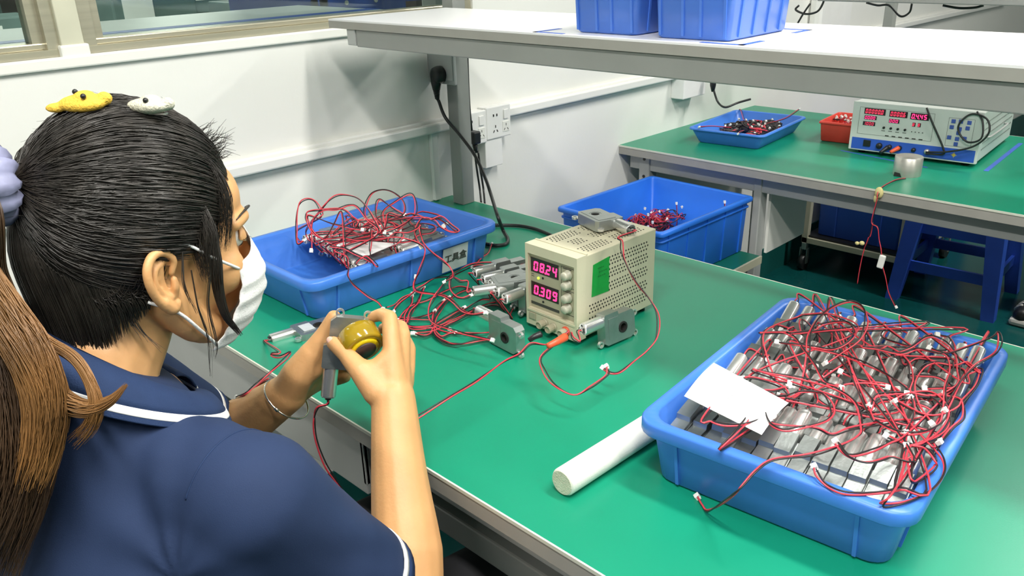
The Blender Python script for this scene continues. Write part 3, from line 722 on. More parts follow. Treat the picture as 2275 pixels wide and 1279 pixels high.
# ---- left tray: two rows with their cans towards the woman
lt = Matrix.Translation(TL[:3]) @ Matrix.Rotation(TL[3], 4, 'Z')
hand_left = [
 [(0.319,0.235,0.900),(0.319,0.241,0.911),(0.307,0.239,0.928),(0.296,0.231,0.933),(0.288,0.219,0.927),(0.289,0.209,0.908),(0.295,0.200,0.880),(0.303,0.194,0.859),(0.310,0.204,0.863)],
 [(0.318,0.243,0.915),(0.326,0.262,0.933),(0.338,0.277,0.938),(0.359,0.294,0.932),(0.376,0.302,0.915),(0.392,0.305,0.893),(0.403,0.306,0.876),(0.402,0.301,0.870)],
 [(0.388,0.316,0.867),(0.375,0.320,0.896),(0.370,0.328,0.917),(0.373,0.334,0.923),(0.383,0.340,0.916),(0.397,0.348,0.905),(0.411,0.357,0.896)],
 [(0.382,0.312,0.870),(0.363,0.306,0.892),(0.357,0.310,0.909),(0.359,0.325,0.932),(0.370,0.341,0.939),(0.386,0.354,0.935),(0.403,0.363,0.920),(0.411,0.360,0.903),(0.407,0.351,0.894),(0.391,0.338,0.899),(0.392,0.330,0.884),(0.394,0.323,0.869)],
 [(0.388,0.316,0.865),(0.382,0.330,0.900),(0.394,0.352,0.918),(0.407,0.373,0.930),(0.416,0.379,0.926),(0.424,0.376,0.906),(0.424,0.367,0.891),(0.410,0.343,0.875),(0.392,0.319,0.865),(0.386,0.311,0.862)],
 [(0.380,0.274,0.889),(0.369,0.272,0.904),(0.353,0.264,0.917),(0.330,0.241,0.917),(0.311,0.221,0.915),(0.310,0.215,0.908),(0.315,0.214,0.898),(0.327,0.216,0.880),(0.344,0.225,0.867),(0.363,0.238,0.856)],
 [(0.409,0.295,0.873),(0.390,0.290,0.897),(0.371,0.284,0.920),(0.359,0.274,0.923),(0.346,0.257,0.917),(0.331,0.240,0.916),(0.321,0.224,0.904),(0.323,0.214,0.883),(0.328,0.210,0.868),(0.332,0.204,0.852)],
 [(0.354,0.262,0.911),(0.349,0.247,0.894),(0.347,0.235,0.878),(0.343,0.226,0.869),(0.328,0.216,0.878),(0.315,0.214,0.898),(0.312,0.217,0.908),(0.320,0.224,0.906),(0.346,0.243,0.894),(0.367,0.261,0.887),(0.386,0.277,0.882)],
 [(0.343,0.242,0.870),(0.357,0.261,0.878),(0.373,0.278,0.881),(0.388,0.295,0.883),(0.395,0.291,0.866),(0.399,0.283,0.845),(0.402,0.280,0.834),(0.400,0.268,0.818)],
 [(0.335,0.231,0.866),(0.354,0.251,0.867),(0.378,0.272,0.862),(0.402,0.297,0.863),(0.426,0.322,0.865),(0.443,0.337,0.860),(0.465,0.353,0.848),(0.472,0.349,0.831),(0.472,0.334,0.806),(0.471,0.321,0.785),(0.524,0.288,0.796),(0.561,0.308,0.793),(0.600,0.302,0.793),(0.644,0.285,0.793),(0.671,0.284,0.797),(0.689,0.290,0.803)],
 [(0.426,0.354,0.893),(0.441,0.371,0.894),(0.456,0.382,0.889),(0.468,0.397,0.893),(0.484,0.406,0.880),(0.497,0.412,0.869),(0.488,0.401,0.867),(0.472,0.391,0.876),(0.461,0.386,0.887),(0.445,0.373,0.892),(0.441,0.360,0.877),(0.443,0.354,0.862),(0.455,0.355,0.845)],
 [(0.412,0.356,0.894),(0.424,0.370,0.896),(0.443,0.384,0.889),(0.456,0.397,0.888),(0.470,0.406,0.879),(0.483,0.412,0.868),(0.489,0.416,0.863),(0.477,0.405,0.866),(0.470,0.402,0.873)],
 [(0.364,0.227,0.862),(0.382,0.241,0.855),(0.401,0.253,0.844),(0.420,0.266,0.833),(0.447,0.262,0.831),(0.414,0.266,0.841),(0.406,0.255,0.837),(0.403,0.247,0.829),(0.413,0.253,0.823)],
 [(0.372,0.231,0.855),(0.388,0.240,0.842),(0.395,0.239,0.830),(0.437,0.208,0.835),(0.455,0.195,0.834),(0.474,0.193,0.824),(0.502,0.198,0.811),(0.517,0.207,0.801),(0.525,0.210,0.791)],
 [(0.424,0.324,0.871),(0.440,0.341,0.872),(0.449,0.354,0.878),(0.452,0.361,0.884),(0.455,0.357,0.874),(0.466,0.355,0.852),(0.526,0.326,0.856),(0.549,0.328,0.847),(0.569,0.328,0.838),(0.575,0.327,0.825),(0.568,0.315,0.818)],
]
kl = 0
rnd = random.Random(5)
ORDL = ['nearest', 'second from', 'third from', 'fourth from', 'fifth from', 'sixth from', 'seventh from', 'eighth from', 'ninth from', 'tenth from', 'eleventh from']
def llab(row, col): return 'gear motor '+ORDL[col]+' the wall in the '+('near' if row == 0 else 'far')+' row of the left tray'
lrow = ['gear motor in the near row lying in the blue tray by the wall', 'gear motor in the far row lying in the blue tray by the wall']
for row in range(2):
    for col in range(11):
        xx = -0.108+col*0.0212+rnd.uniform(-0.0008, 0.0008); yy = -0.017-0.2*(xx+0.12)+row*0.107+rnd.uniform(-0.004, 0.004)
        a = math.radians(rnd.uniform(-3, 3)-(4 if row == 0 else 0))
        x_ax = Vector((rnd.uniform(-0.02, 0.02), math.cos(a), math.sin(a))); z_ax = Vector((0, -math.sin(a), math.cos(a)))
        m4 = lt @ frame((xx, yy, 0.020+(0.004 if row else 0.0)), x_ax, z_ax)
        if row == 0 and col in (0, 1): m4 = lt @ frame((xx-0.003, yy-0.008*(2-col), 0.018), x_ax, z_ax)
        end = m4 @ Vector((-0.052, 0, 0.0405))
        if (row*11+col) % 3 != 2 and kl < len(hand_left):
            hp = [Vector(p) for p in hand_left[kl]]; kl += 1
            motor(m4, llab(row, col), 'gear motors in the tray by the wall', [end+Vector((0, -0.002, 0.022))]+hp, seed=kl*1.3)
        else:
            L = [end+Vector((0, -0.004, 0.025))]; cx, cy = rnd.uniform(-0.06, 0.09), rnd.uniform(-0.02, 0.13); ph = rnd.uniform(0, 6)
            for q in range(6):
                ph += 0.9; L.append(lt @ Vector((max(-0.11, min(0.11, cx+0.045*math.cos(ph))), cy+0.04*math.sin(ph), rnd.uniform(0.074, 0.09))))
            motor(m4, llab(row, col), 'gear motors in the tray by the wall', L, seed=col, n=4)

# ---- single motors
GZ = 'zinc gear motor '
m_g1 = motor(frame((0.698, 0.3005, 0.7535), (0.995, -0.10, 0.0), (0, 0, 1)), GZ+'standing on edge on the bench left of the power supply', None,
     [(0.598,0.346,0.757),(0.592,0.341,0.757),(0.569,0.344,0.757),(0.541,0.355,0.757),(0.517,0.364,0.757),(0.491,0.362,0.757),(0.471,0.351,0.757),(0.447,0.346,0.757),(0.430,0.352,0.757),(0.428,0.359,0.775)], seed=1.0)
m_g2 = motor(frame((0.842, 0.401, 0.7535), (0.10, 1.0, 0.0), (-0.10, 0, 1)), GZ+'standing on edge against the right side of the power supply', None,
     [(0.877,0.306,0.808),(0.870,0.301,0.811),(0.866,0.300,0.816),(0.864,0.301,0.821)], conn=False, seed=2.0)
m_g3 = motor(frame((0.757, 0.490, 0.9105), (-0.93, 0.30, 0.0), (0.30, 0.93, 0.0)), GZ+'lying flat on top of the cream power supply', None,
     [(0.829,0.454,0.919),(0.840,0.448,0.917),(0.853,0.433,0.909),(0.864,0.428,0.892),(0.889,0.423,0.868),(0.914,0.422,0.849),(0.935,0.416,0.830),(0.950,0.394,0.806),(0.950,0.370,0.792),(0.953,0.333,0.790),(0.951,0.305,0.784),(0.945,0.292,0.786),(0.934,0.291,0.789)], seed=3.2)
m_g4 = motor(frame((0.4592,0.0908,0.7525), (0.15, 0.98, 0.0), (-0.98, 0.15, 0.0)), GZ+'lying flat with a printed label, beside the left hand', None,
     [(0.546,0.002,0.796),(0.540,-0.006,0.794),(0.540,-0.007,0.791),(0.549,0.001,0.789),(0.558,0.014,0.795),(0.581,-0.006,0.801),(0.624,-0.045,0.817),(0.633,-0.069,0.814),(0.635,-0.084,0.809),(0.646,-0.105,0.809),(0.621,-0.107,0.794)], conn=True, seed=4.1)
# its small printed label
MB().box((0.010, -0.0100, 0.012), (0.030, -0.0097, 0.040)).build('printed_label', M['label'], m_g4)
pile = [
 (frame((0.5886,0.3990,0.8000), tuple(Vector((0.6205,0.4544,0.8000))-Vector((0.5886,0.3990,0.8000))), (1, -0.2, 0.0)), 'lying flat at the top of the pile behind the power supply'),
 (frame((0.5818,0.4375,0.7570), (0.28, 1, 0.02), (0, 0, 1)), 'in the pile left of the power supply, farthest to the wall'),
 (frame((0.6100,0.4266,0.7570), (0.22, 1, 0.0), (0, 0, 1)), 'in the pile left of the power supply, second from the wall'),
 (frame((0.6370,0.4106,0.7570), (0.10, 1, 0.0), (0, 0, 1)), 'in the pile left of the power supply, third from the wall'),
 (frame((0.6659,0.4001,0.7570), (0.05, 1, 0.0), (0, 0, 1)), 'in the pile left of the power supply, touching its front corner'),
 (frame((0.5475,0.4503,0.7570), (0.30, 1, 0.03), (0, 0, 1)), 'in the pile at the left end under the top one'),
]
leads = [
 [(0.565,0.369,0.800),(0.554,0.361,0.800),(0.512,0.382,0.790),(0.469,0.400,0.775),(0.439,0.395,0.765),(0.449,0.360,0.765),(0.455,0.338,0.765),(0.466,0.316,0.765),(0.478,0.286,0.765),(0.491,0.263,0.765),(0.502,0.249,0.765)],
 [(0.542,0.423,0.755),(0.520,0.420,0.755),(0.493,0.419,0.755),(0.482,0.404,0.755),(0.483,0.373,0.755),(0.489,0.336,0.755),(0.486,0.303,0.755),(0.498,0.274,0.755),(0.513,0.254,0.755),(0.528,0.240,0.755)],
 [(0.573,0.415,0.756),(0.565,0.399,0.756),(0.568,0.376,0.756),(0.576,0.344,0.756),(0.584,0.309,0.756),(0.590,0.277,0.756),(0.585,0.255,0.756),(0.571,0.239,0.756),(0.556,0.239,0.756),(0.543,0.245,0.756),(0.521,0.268,0.756),(0.497,0.300,0.756),(0.473,0.329,0.756),(0.443,0.362,0.756)],
 [(0.633,0.390,0.757),(0.613,0.397,0.757),(0.601,0.392,0.757),(0.595,0.377,0.757),(0.596,0.358,0.757),(0.598,0.336,0.757),(0.600,0.310,0.757),(0.603,0.281,0.757),(0.603,0.255,0.757),(0.595,0.236,0.757),(0.585,0.226,0.757)],
 [(0.665,0.376,0.757),(0.652,0.383,0.757),(0.624,0.422,0.757),(0.608,0.417,0.757),(0.592,0.399,0.757),(0.588,0.380,0.757),(0.589,0.352,0.757),(0.593,0.305,0.757),(0.595,0.279,0.757),(0.595,0.261,0.757),(0.606,0.245,0.757),(0.605,0.231,0.757),(0.588,0.227,0.757)],
 [(0.527,0.433,0.756),(0.512,0.415,0.756),(0.510,0.393,0.756),(0.520,0.360,0.756),(0.544,0.321,0.756),(0.564,0.291,0.756),(0.582,0.271,0.756),(0.608,0.250,0.756),(0.636,0.241,0.756),(0.662,0.243,0.756),(0.673,0.256,0.756),(0.681,0.276,0.756),(0.693,0.299,0.756)],
]
for i, ((m4, ll), ld) in enumerate(zip(pile, leads)):
    motor(m4, GZ+ll, None, ld, seed=i*1.9+0.5)
# loose leads whose motors are out of sight behind the power supply
def loose(pts, label, conn=True, name='wire_lead', group=None, seed=0.0, **kw):
    t = empty(name, pts[0], label=label, cat='wire', group=group)
    wire_pair(t, Matrix.Translation(-Vector(pts[0])), pts, conn=conn, seed=seed, **kw)
    return t
G = 'red and black leads lying between the left tray and the power supply'
LL = [
 [(0.572,0.509,0.795),(0.553,0.496,0.795),(0.527,0.477,0.795),(0.506,0.459,0.795),(0.496,0.436,0.795),(0.501,0.406,0.795),(0.508,0.379,0.795),(0.454,0.407,0.757),(0.550,0.311,0.795),(0.578,0.272,0.795),(0.601,0.247,0.795),(0.629,0.227,0.795),(0.653,0.222,0.795),(0.679,0.225,0.795),(0.706,0.228,0.795),(0.755,0.241,0.795)],
 [(0.576,0.504,0.795),(0.550,0.476,0.795),(0.528,0.454,0.795),(0.508,0.440,0.795),(0.480,0.433,0.780),(0.459,0.424,0.765),(0.534,0.353,0.795),(0.565,0.329,0.795),(0.591,0.317,0.795),(0.604,0.321,0.795),(0.606,0.335,0.795)],
 [(0.594,0.485,0.790),(0.563,0.464,0.790),(0.529,0.452,0.790),(0.507,0.439,0.790),(0.503,0.438,0.790)],
 [(0.677,0.318,0.756),(0.665,0.301,0.756),(0.649,0.285,0.756),(0.630,0.269,0.756),(0.605,0.264,0.756),(0.583,0.272,0.756),(0.564,0.282,0.756),(0.549,0.274,0.756),(0.536,0.262,0.756),(0.520,0.243,0.756)],
 [(0.695,0.301,0.755),(0.685,0.282,0.755),(0.678,0.266,0.755),(0.665,0.250,0.755),(0.648,0.241,0.755),(0.628,0.244,0.755),(0.604,0.253,0.755),(0.578,0.274,0.755),(0.556,0.296,0.755),(0.530,0.331,0.755),(0.512,0.366,0.755)],
 [(0.510,0.251,0.755),(0.526,0.261,0.755),(0.537,0.280,0.755),(0.540,0.301,0.755),(0.526,0.328,0.755),(0.516,0.349,0.755)],
 [(0.525,0.237,0.755),(0.539,0.241,0.755),(0.558,0.244,0.755),(0.573,0.259,0.755),(0.580,0.272,0.755),(0.573,0.307,0.755),(0.567,0.344,0.755),(0.566,0.353,0.755)],
 [(0.545,0.205,0.800),(0.463,0.280,0.756),(0.449,0.309,0.756),(0.447,0.333,0.756)],
 [(0.548,0.238,0.757),(0.519,0.259,0.757),(0.501,0.281,0.757),(0.482,0.304,0.757),(0.458,0.324,0.757)],
 [(0.545,0.244,0.757),(0.511,0.280,0.757),(0.492,0.312,0.757),(0.465,0.340,0.757),(0.443,0.364,0.757)],
 [(0.601,0.256,0.756),(0.627,0.249,0.756),(0.629,0.264,0.756),(0.632,0.272,0.756)],
 [(0.523,0.241,0.756),(0.531,0.240,0.756),(0.561,0.239,0.756),(0.587,0.257,0.756),(0.597,0.275,0.756),(0.614,0.277,0.756)],
 [(0.583,0.268,0.757),(0.562,0.287,0.757),(0.542,0.307,0.757)],
 [(0.425,0.517,0.757),(0.417,0.530,0.757),(0.406,0.552,0.757),(0.398,0.575,0.757),(0.366,0.616,0.757)],
]
for i, p in enumerate(LL):
    loose(p, 'red and black lead tangled on the mat left of the power supply', group=G, seed=i*0.9)
loose([(0.870,0.289,0.829),(0.867,0.273,0.822),(0.869,0.257,0.818),(0.863,0.236,0.804),(0.879,0.224,0.795),(0.915,0.205,0.793),(0.944,0.213,0.784),(0.951,0.238,0.787),(0.948,0.273,0.787),(0.945,0.286,0.789),(0.938,0.292,0.792)], 'red and black test lead looping from the front of the power supply onto the mat', seed=1.2)
loose([(0.867,0.259,0.819),(0.862,0.244,0.821),(0.853,0.226,0.826),(0.856,0.200,0.821),(0.856,0.169,0.821),(0.865,0.108,0.819),(0.867,0.062,0.817),(0.865,0.009,0.810),(0.861,-0.011,0.807)], 'red and black lead running from the power supply towards the right forearm', conn=False, seed=2.6)
loose([(0.663,-0.078,0.825),(0.649,-0.082,0.816),(0.626,-0.084,0.798),(0.601,-0.106,0.779),(0.576,-0.135,0.747)], 'red lead hanging over the near bench edge behind the forearm', conn=False, seed=0.7)
# bench 2: hanging lead from the steel cylinder

# ================================================================ cream power supply on the near bench
def seg_digits(text, h, w, gap, th):
    """seven-segment figures as flat bars, in the xz plane, centred"""
    SEG = {'0': 'abcdef', '1': 'bc', '2': 'abged', '3': 'abgcd', '4': 'fgbc', '5': 'afgcd', '6': 'afgedc', '7': 'abc', '8': 'abcdefg', '9': 'abcfgd'}
    mb = MB(); x = 0
    adv = w+gap
    total = sum(adv for c in text if c != '.')-gap
    x = -total/2
    sl = 0.12
    for c in text:
        if c == '.':
            mb.box((x-gap*0.75, -0.0004, -h/2-th*0.2), (x-gap*0.75+th, 0.0, -h/2+th*0.8)); continue
        for s in SEG[c]:
            B = {'a': (th*.6, h/2-th, w-th*.6, h/2), 'd': (th*.6, -h/2, w-th*.6, -h/2+th), 'g': (th*.6, -th/2, w-th*.6, th/2),
                 'b': (w-th, 0.0006, w, h/2-th*.3), 'c': (w-th, -h/2+th*.3, w, -0.0006), 'f': (0, 0.0006, th, h/2-th*.3), 'e': (0, -h/2+th*.3, th, -0.0006)}[s]
            q = [(B[0], B[1]), (B[2], B[1]), (B[2], B[3]), (B[0], B[3])]
            q = [(x+a+b*sl, b) for a, b in q]
            mb.add([(a, -0.0004, b) for a, b in q]+[(a, 0, b) for a, b in q], [(0, 1, 2, 3), (7, 6, 5, 4), (0, 4, 5, 1), (1, 5, 6, 2), (2, 6, 7, 3), (3, 7, 4, 0)])
        x += adv
    return mb
def at_obj(o, x, y, z, r=(0, 0, 0)):
    o.location = (x, y, z); o.rotation_euler = r; return o

W_, D_, H_ = 0.1135, 0.200, 0.1495
psu = empty('power_supply', (0.7554, 0.4788, 0.7505), (0, 0, -0.0274), 'cream bench power supply with two lit red displays and a green sticker', 'power supply')
z0 = 0.007
MB().box((-W_/2+0.001, -D_/2+0.020, z0+0.002), (W_/2-0.001, D_/2, H_-0.0015), 0.0015).build('case', M['psu'], psu)
# front bezel: a frame with a recessed khaki face
bz = MB()
yf = -D_/2
bz.prism([(-W_/2, z0), (W_/2, z0), (W_/2, H_), (-W_/2, H_)], yf, yf+0.022, [[(-W_/2+0.006, z0+0.030), (W_/2-0.006, z0+0.030), (W_/2-0.006, H_-0.016), (-W_/2+0.006, H_-0.016)]])
bz.box((-W_/2+0.004, yf-0.0015, z0+0.0255), (W_/2-0.004, yf+0.002, z0+0.0285))
bz.box((-W_/2+0.001, yf+0.0222, H_-0.002), (W_/2-0.001, yf+0.026, H_+0.0012))
bz.build('bezel', M['psu'], psu)
fy = yf+0.006
fb = MB().box((-W_/2+0.006, fy, z0+0.030), (W_/2-0.006, fy+0.012, H_-0.016)); fb.build('front_panel', M['psu_face'], psu)
DX = -0.0185
for zc, txt in ((0.113, '08.24'), (0.071, '0.309')):
    dw = MB().box((DX-0.031, fy-0.0008, zc-0.0125), (DX+0.031, fy, zc+0.0125), 0.0003).build('display', M['win_dark'], psu)
    d = seg_digits(txt, 0.0165, 0.0098, 0.0042, 0.0028).build('digits', M['led_red'], dw)
    at_obj(d, DX+0.002, fy-0.0009, zc-0.001)
g = MB().cyl((DX-0.014, fy, 0.092), (DX-0.014, fy-0.0014, 0.092), 0.0022, n=12).build('indicator_lamp', M['led_green'], psu)
MB().cyl((DX-0.004, fy, 0.0945), (DX-0.004, fy-0.001, 0.0945), 0.0019, n=12).cyl((DX-0.004, fy, 0.0525), (DX-0.004, fy-0.001, 0.0525), 0.0019, n=12).build('screw', M['black'], psu)
ln = MB()
for zc in (0.096, 0.0925): ln.box((DX-0.030, fy-0.0003, zc), (DX-0.024, fy, zc+0.0009))
ln.box((DX-0.032, fy-0.0003, 0.0425), (DX+0.032, fy, 0.0475))
for (a, b, c, d_) in ((0.018, 0.093, 0.048, 0.127), (0.018, 0.046, 0.048, 0.088)):
    for (x0, x1, y0_, y1_) in ((a, c, b, b+0.0008), (a, c, d_-0.0008, d_), (a, a+0.0008, b, d_), (c-0.0008, c, b, d_)):
        ln.box((x0, fy-0.0003, y0_), (x1, fy, y1_))
ln.box((0.022, fy-0.0003, 0.1235), (0.040, fy, 0.1248)).box((0.022, fy-0.0003, 0.0845), (0.040, fy, 0.0855))
o = ln.build('printed_lines', M['line'], psu); o['kind'] = 'stuff'
for zc in (0.1155, 0.0985, 0.0765, 0.0585):
    k = MB().lathe([(0.0086, 0.0), (0.0086, 0.003), (0.0072, 0.0035), (0.0068, 0.0115), (0.0058, 0.0130)], 20).mesh('knob', M['psu_knob'])
    o = link('knob', k, psu); at_obj(o, 0.034, fy, zc, (PI/2, 0, 0))
MB().box((-0.050, yf-0.002, 0.018), (-0.034, yf, 0.030), 0.001).build('power_button', M['psu_face'], psu)
bx = MB()
for i, xx in enumerate((-0.014, 0.006, 0.034)):
    mb = MB()
    mb.lathe([(0.0078, 0.0), (0.0078, 0.002)], 16)
    mb.lathe([(0.0055, 0.002), (0.0070, 0.005), (0.0070, 0.0145), (0.0056, 0.0155), (0.0056, 0.013), (0.0030, 0.013)], 12, smooth=False)
    o = mb.build('binding_post', M['psu_face'], psu); at_obj(o, xx, yf, 0.0195 if i != 1 else 0.018, (PI/2, 0, 0))
    if i == 2: mb = MB().lathe([(0.0085, 0.0003), (0.0085, 0.0025)], 16).build('red_ring', M['orange'], o)
for sx in (-1, 1):
    for sy in (-1, 1):
        MB().cyl((sx*0.044, sy*0.082, 0), (sx*0.044, sy*0.082, z0+0.003), 0.006, n=12).build('foot', M['black'], psu)
# perforations, row by row
vh = MB()
def dot_side(y, z, r=0.00165):
    x = W_/2-0.001
    vs = [(x+0.0003, y+r*math.cos(k*PI/3), z+r*math.sin(k*PI/3)) for k in range(6)]
    vs += [(x-0.0005, p[1], p[2]) for p in vs]
    vh.add(vs, [tuple(range(6))]+[(k, k+6, (k+1) % 6+6, (k+1) % 6) for k in range(6)])
def dot_top(x, y, r=0.0016):
    z = H_-0.0015
    vs = [(x+r*math.cos(k*PI/3), y+r*math.sin(k*PI/3), z+0.0003) for k in range(6)]
    vs += [(p[0], p[1], z-0.0005) for p in vs]
    vh.add(vs, [tuple(range(6))]+[(k, k+6, (k+1) % 6+6, (k+1) % 6) for k in range(6)])
for band, zc in enumerate((0.124, 0.103, 0.0795, 0.054, 0.0315)):
    for rr in range(3):
        for c in range(22):
            yy = -0.068+c*0.0068+(0.0034 if rr % 2 else 0)
            zz = zc+(rr-1)*0.0062
            if yy < -0.022 and 0.066 < zz < 0.134: continue
            if zz > 0.140: continue
            dot_side(yy, zz)
for band, xc in enumerate((-0.034, 0.0, 0.034)):
    for rr in range(4):
        for c in range(21):
            yy = -0.062+c*0.0070+(0.0035 if rr % 2 else 0)
            if band == 1 and (c < 2 or 5 < c < 9): continue
            if -0.018 < yy < 0.030 and band != 1 and (c % 21) in (9, 10): continue
            dot_top(xc+(rr-1.5)*0.0062, yy)
o = vh.build('vent_holes', M['dark_hole'], psu); o['kind'] = 'stuff'
st = MB(); n = 14
pl = []
for i in range(n+1):
    pl.append((-0.022+(0.0009 if i % 2 else -0.0006), 0.072+i*(0.060/n)))
poly = [(-0.064, 0.074)]+pl+[(-0.061, 0.128)]
x = W_/2-0.001
st.add([(x+0.0007, a, b) for a, b in poly]+[(x-0.0002, a, b) for a, b in poly], [tuple(range(len(poly)))]+[(k, k+len(poly), (k+1) % len(poly)+len(poly), (k+1) % len(poly)) for k in range(len(poly))])
stk = st.build('green_sticker', M['sticker'], psu)
sp = MB()
for i, (ya, yb) in enumerate(((-0.050, -0.034), (-0.047, -0.026), (-0.050, -0.030))):
    zz = 0.118-i*0.007
    for k in range(4): sp.box((x+0.0007, ya+k*(yb-ya)/4, zz), (x+0.0009, ya+(k+0.7)*(yb-ya)/4, zz+0.0022))
o = sp.build('faded_print', M.setdefault('stk_print', mat('faded_green_print', (0.006, 0.20, 0.03), 0.5)), stk); o['kind'] = 'stuff'
# plugs at its terminals
pm = psu.location
def boot(pts, radii, material, name, label, cat):
    mb = MB(); sp_ = spline(pts, 5); K = len(sp_)
    rr = [radii[0]+(radii[1]-radii[0])*i/(K-1) for i in range(K)]
    mb.tube(sp_, 1, 12, radii=rr)
    o = mb.build(name, material); tag(o, label, cat); return o
boot([(0.882,0.267,0.831),(0.883,0.248,0.831),(0.880,0.232,0.829)], (0.0062, 0.0042), M['orange'], 'test_plug', 'orange-red rubber plug boot at the lower right terminal of the power supply', 'plug')
boot([(0.847,0.254,0.829),(0.844,0.243,0.828),(0.839,0.238,0.823)], (0.0050, 0.0038), M['black'], 'test_plug', 'black plug boot at the left terminal of the power supply', 'plug')

# white foam rod, partly under the tray's lip
a = Vector((1.0483,0.0701,0.7680)); b = Vector((1.0524,0.2342,0.7680))
d = (b-a).normalized(); b2_ = b+d*0.035
rod = empty('foam_rod', tuple(a), label='white foam rod lying on the green mat against the right tray', cat='rod')
A = Vector((0, 0, 0)); Bv = b2_-a
t_ = d.orthogonal().normalized(); w_ = d.cross(t_)
rr = 0.0172
mb = MB(); mb.tube([d*0.0015, d*0.004]+[d*(0.004+(Bv.length-0.004)*i/6) for i in range(1, 7)], rr, 28, radii=[rr-0.0015, rr]+[rr]*6, cap=True)
mb.build('shaft', M['foam'], rod)
me = MB().cyl(tuple(d*0.0005), tuple(d*0.003), rr-0.0022, n=28).build('cut_end', M['foam_end'], rod)

# papers
def paper(name, corners, label, cat, lines=(), bow=0.0):
    P = [Vector(p) for p in corners]
    n = (P[1]-P[0]).cross(P[3]-P[0]).normalized()
    if n.z < 0: n = -n
    mb = MB(); K = 8; vs = []
    for s in (0, 1):
        for i in range(K+1):
            for j in range(K+1):
                u, v = i/K, j/K
                p = P[0].lerp(P[1], u).lerp(P[3].lerp(P[2], u), v)+n*(bow*math.sin(PI*u)*1.0+0.0004*s)
                vs.append(p-P[0])
    q = (K+1)**2; fs = []
    for s in (0, 1):
        for i in range(K):
            for j in range(K):
                a = s*q+i*(K+1)+j; f = (a, a+K+1, a+K+2, a+1); fs.append(f if s else f[::-1])
    mb.add(vs, fs, True)
    o = mb.build(name, M['paper'], None, True); o.location = P[0]; tag(o, label, cat)
    if lines:
        lm = MB()
        for (u0, v0, u1, v1) in lines:
            a = P[0].lerp(P[1], u0).lerp(P[3].lerp(P[2], u0), v0)+n*(bow*math.sin(PI*u0)+0.0007)-P[0]
            b = P[0].lerp(P[1], u1).lerp(P[3].lerp(P[2], u1), v1)+n*(bow*math.sin(PI*u1)+0.0007)-P[0]
            lm.tube([a, b], 0.0003, 4)
        lo = lm.build('pencil_marks', M['pencil'], o); lo['kind'] = 'stuff'
    return o
PL = [(0.34, 0.45, 0.34, 0.52), (0.31, 0.49, 0.37, 0.49), (0.36, 0.44, 0.39, 0.53), (0.41, 0.45, 0.41, 0.53), (0.44, 0.46, 0.47, 0.51), (0.52, 0.46, 0.52, 0.54), (0.56, 0.45, 0.56, 0.53), (0.58, 0.47, 0.61, 0.52), (0.60, 0.46, 0.56, 0.52), (0.63, 0.47, 0.66, 0.47)]
paper('paper_slip', [(1.1198,0.2078,0.8520), (1.1104,0.2858,0.8620), (1.2172,0.2741,0.8520), (1.2237,0.2023,0.8460)], 'white paper slip with faint pencil marks on the right tray of motors', 'paper', PL, 0.004)
paper('paper_slip', [(0.304,0.276,0.834),(0.323,0.322,0.834),(0.385,0.355,0.834),(0.398,0.272,0.834)], 'white paper slip lying on the motors in the tray by the wall', 'paper')

# ================================================================ wall sockets and cables
def socket(y, z, label, w=0.086, x0=0.0, dep_=0.034, plugs=False, big=True):
    t = empty('wall_socket', (x0, y, z), label=label, cat='socket')
    MB().box((0, 0, 0), (dep_-0.006, w, 0.082), 0.003).build('back_box', M['socket'], t)
    pl_ = MB().box((dep_-0.008, -0.001, -0.001), (dep_, w+0.001, 0.083), 0.003).build('face_plate', M['socket'], t)
    MB().box((dep_-0.001, w-0.026, 0.046), (dep_+0.003, w-0.010, 0.070), 0.001).build('rocker_switch', M['socket'], t)
    MB().box((dep_-0.001, w-0.030, 0.012), (dep_+0.0012, w-0.006, 0.040), 0.001).build('outlet_insert', M['ledge'], t)
    s = MB()
    def slot(yc, zc, ang, l=0.0065, th=0.0017):
        c, q = math.cos(ang), math.sin(ang)
        for sx in (0,):
            vs = []
            for (u, v) in ((-l/2, -th/2), (l/2, -th/2), (l/2, th/2), (-l/2, th/2)):
                vs.append((dep_+0.0016, yc+u*c-v*q, zc+u*q+v*c))
            vs += [(dep_-0.001, p[1], p[2]) for p in vs]
            s.add(vs, [(0, 1, 2, 3), (0, 4, 5, 1), (1, 5, 6, 2), (2, 6, 7, 3), (3, 7, 4, 0)])
    for cc in ((w-0.018, 0.024), (w-0.056, 0.024)):
        slot(cc[0], cc[1]+0.007, PI/2); slot(cc[0]-0.006, cc[1]-0.005, 1.0); slot(cc[0]+0.006, cc[1]-0.005, -1.0)
    slot(w-0.062, 0.060, PI/2, 0.006, 0.003); slot(w-0.050, 0.060, PI/2, 0.006, 0.003)
    s.build('pin_slots', M['dark_hole'], t)['kind'] = 'stuff'
    return t
socket(0.842, 0.876, 'white double wall socket half hidden behind the black cable and post')
socket(0.930, 0.880, 'white double wall socket right of the half-hidden one')
gb = MB().box((0, 0, 0), (0.03, 0.062, 0.075), 0.002).build('junction_box', M['socket']); gb.location = (0.0, 0.925, 0.805); tag(gb, 'pale blank junction box on the wall under the right socket', 'box')
jb = MB().box((0, 0, 0), (0.05, 0.13, 0.075), 0.003).build('junction_box', M['socket']); jb.location = (0.0, 1.80, 0.86); tag(jb, 'white box on the wall at the end of the duct above the farther bench', 'box')
# conduit dropping from the duct behind the post
cd = MB().box((0, 0, 0), (0.012, 0.02, 0.18), 0.002).build('cable_duct', M['duct']); cd.location = (0.0, 0.762, 0.752); tag(cd, 'short upright white duct on the wall left of the steel post', 'cable duct')
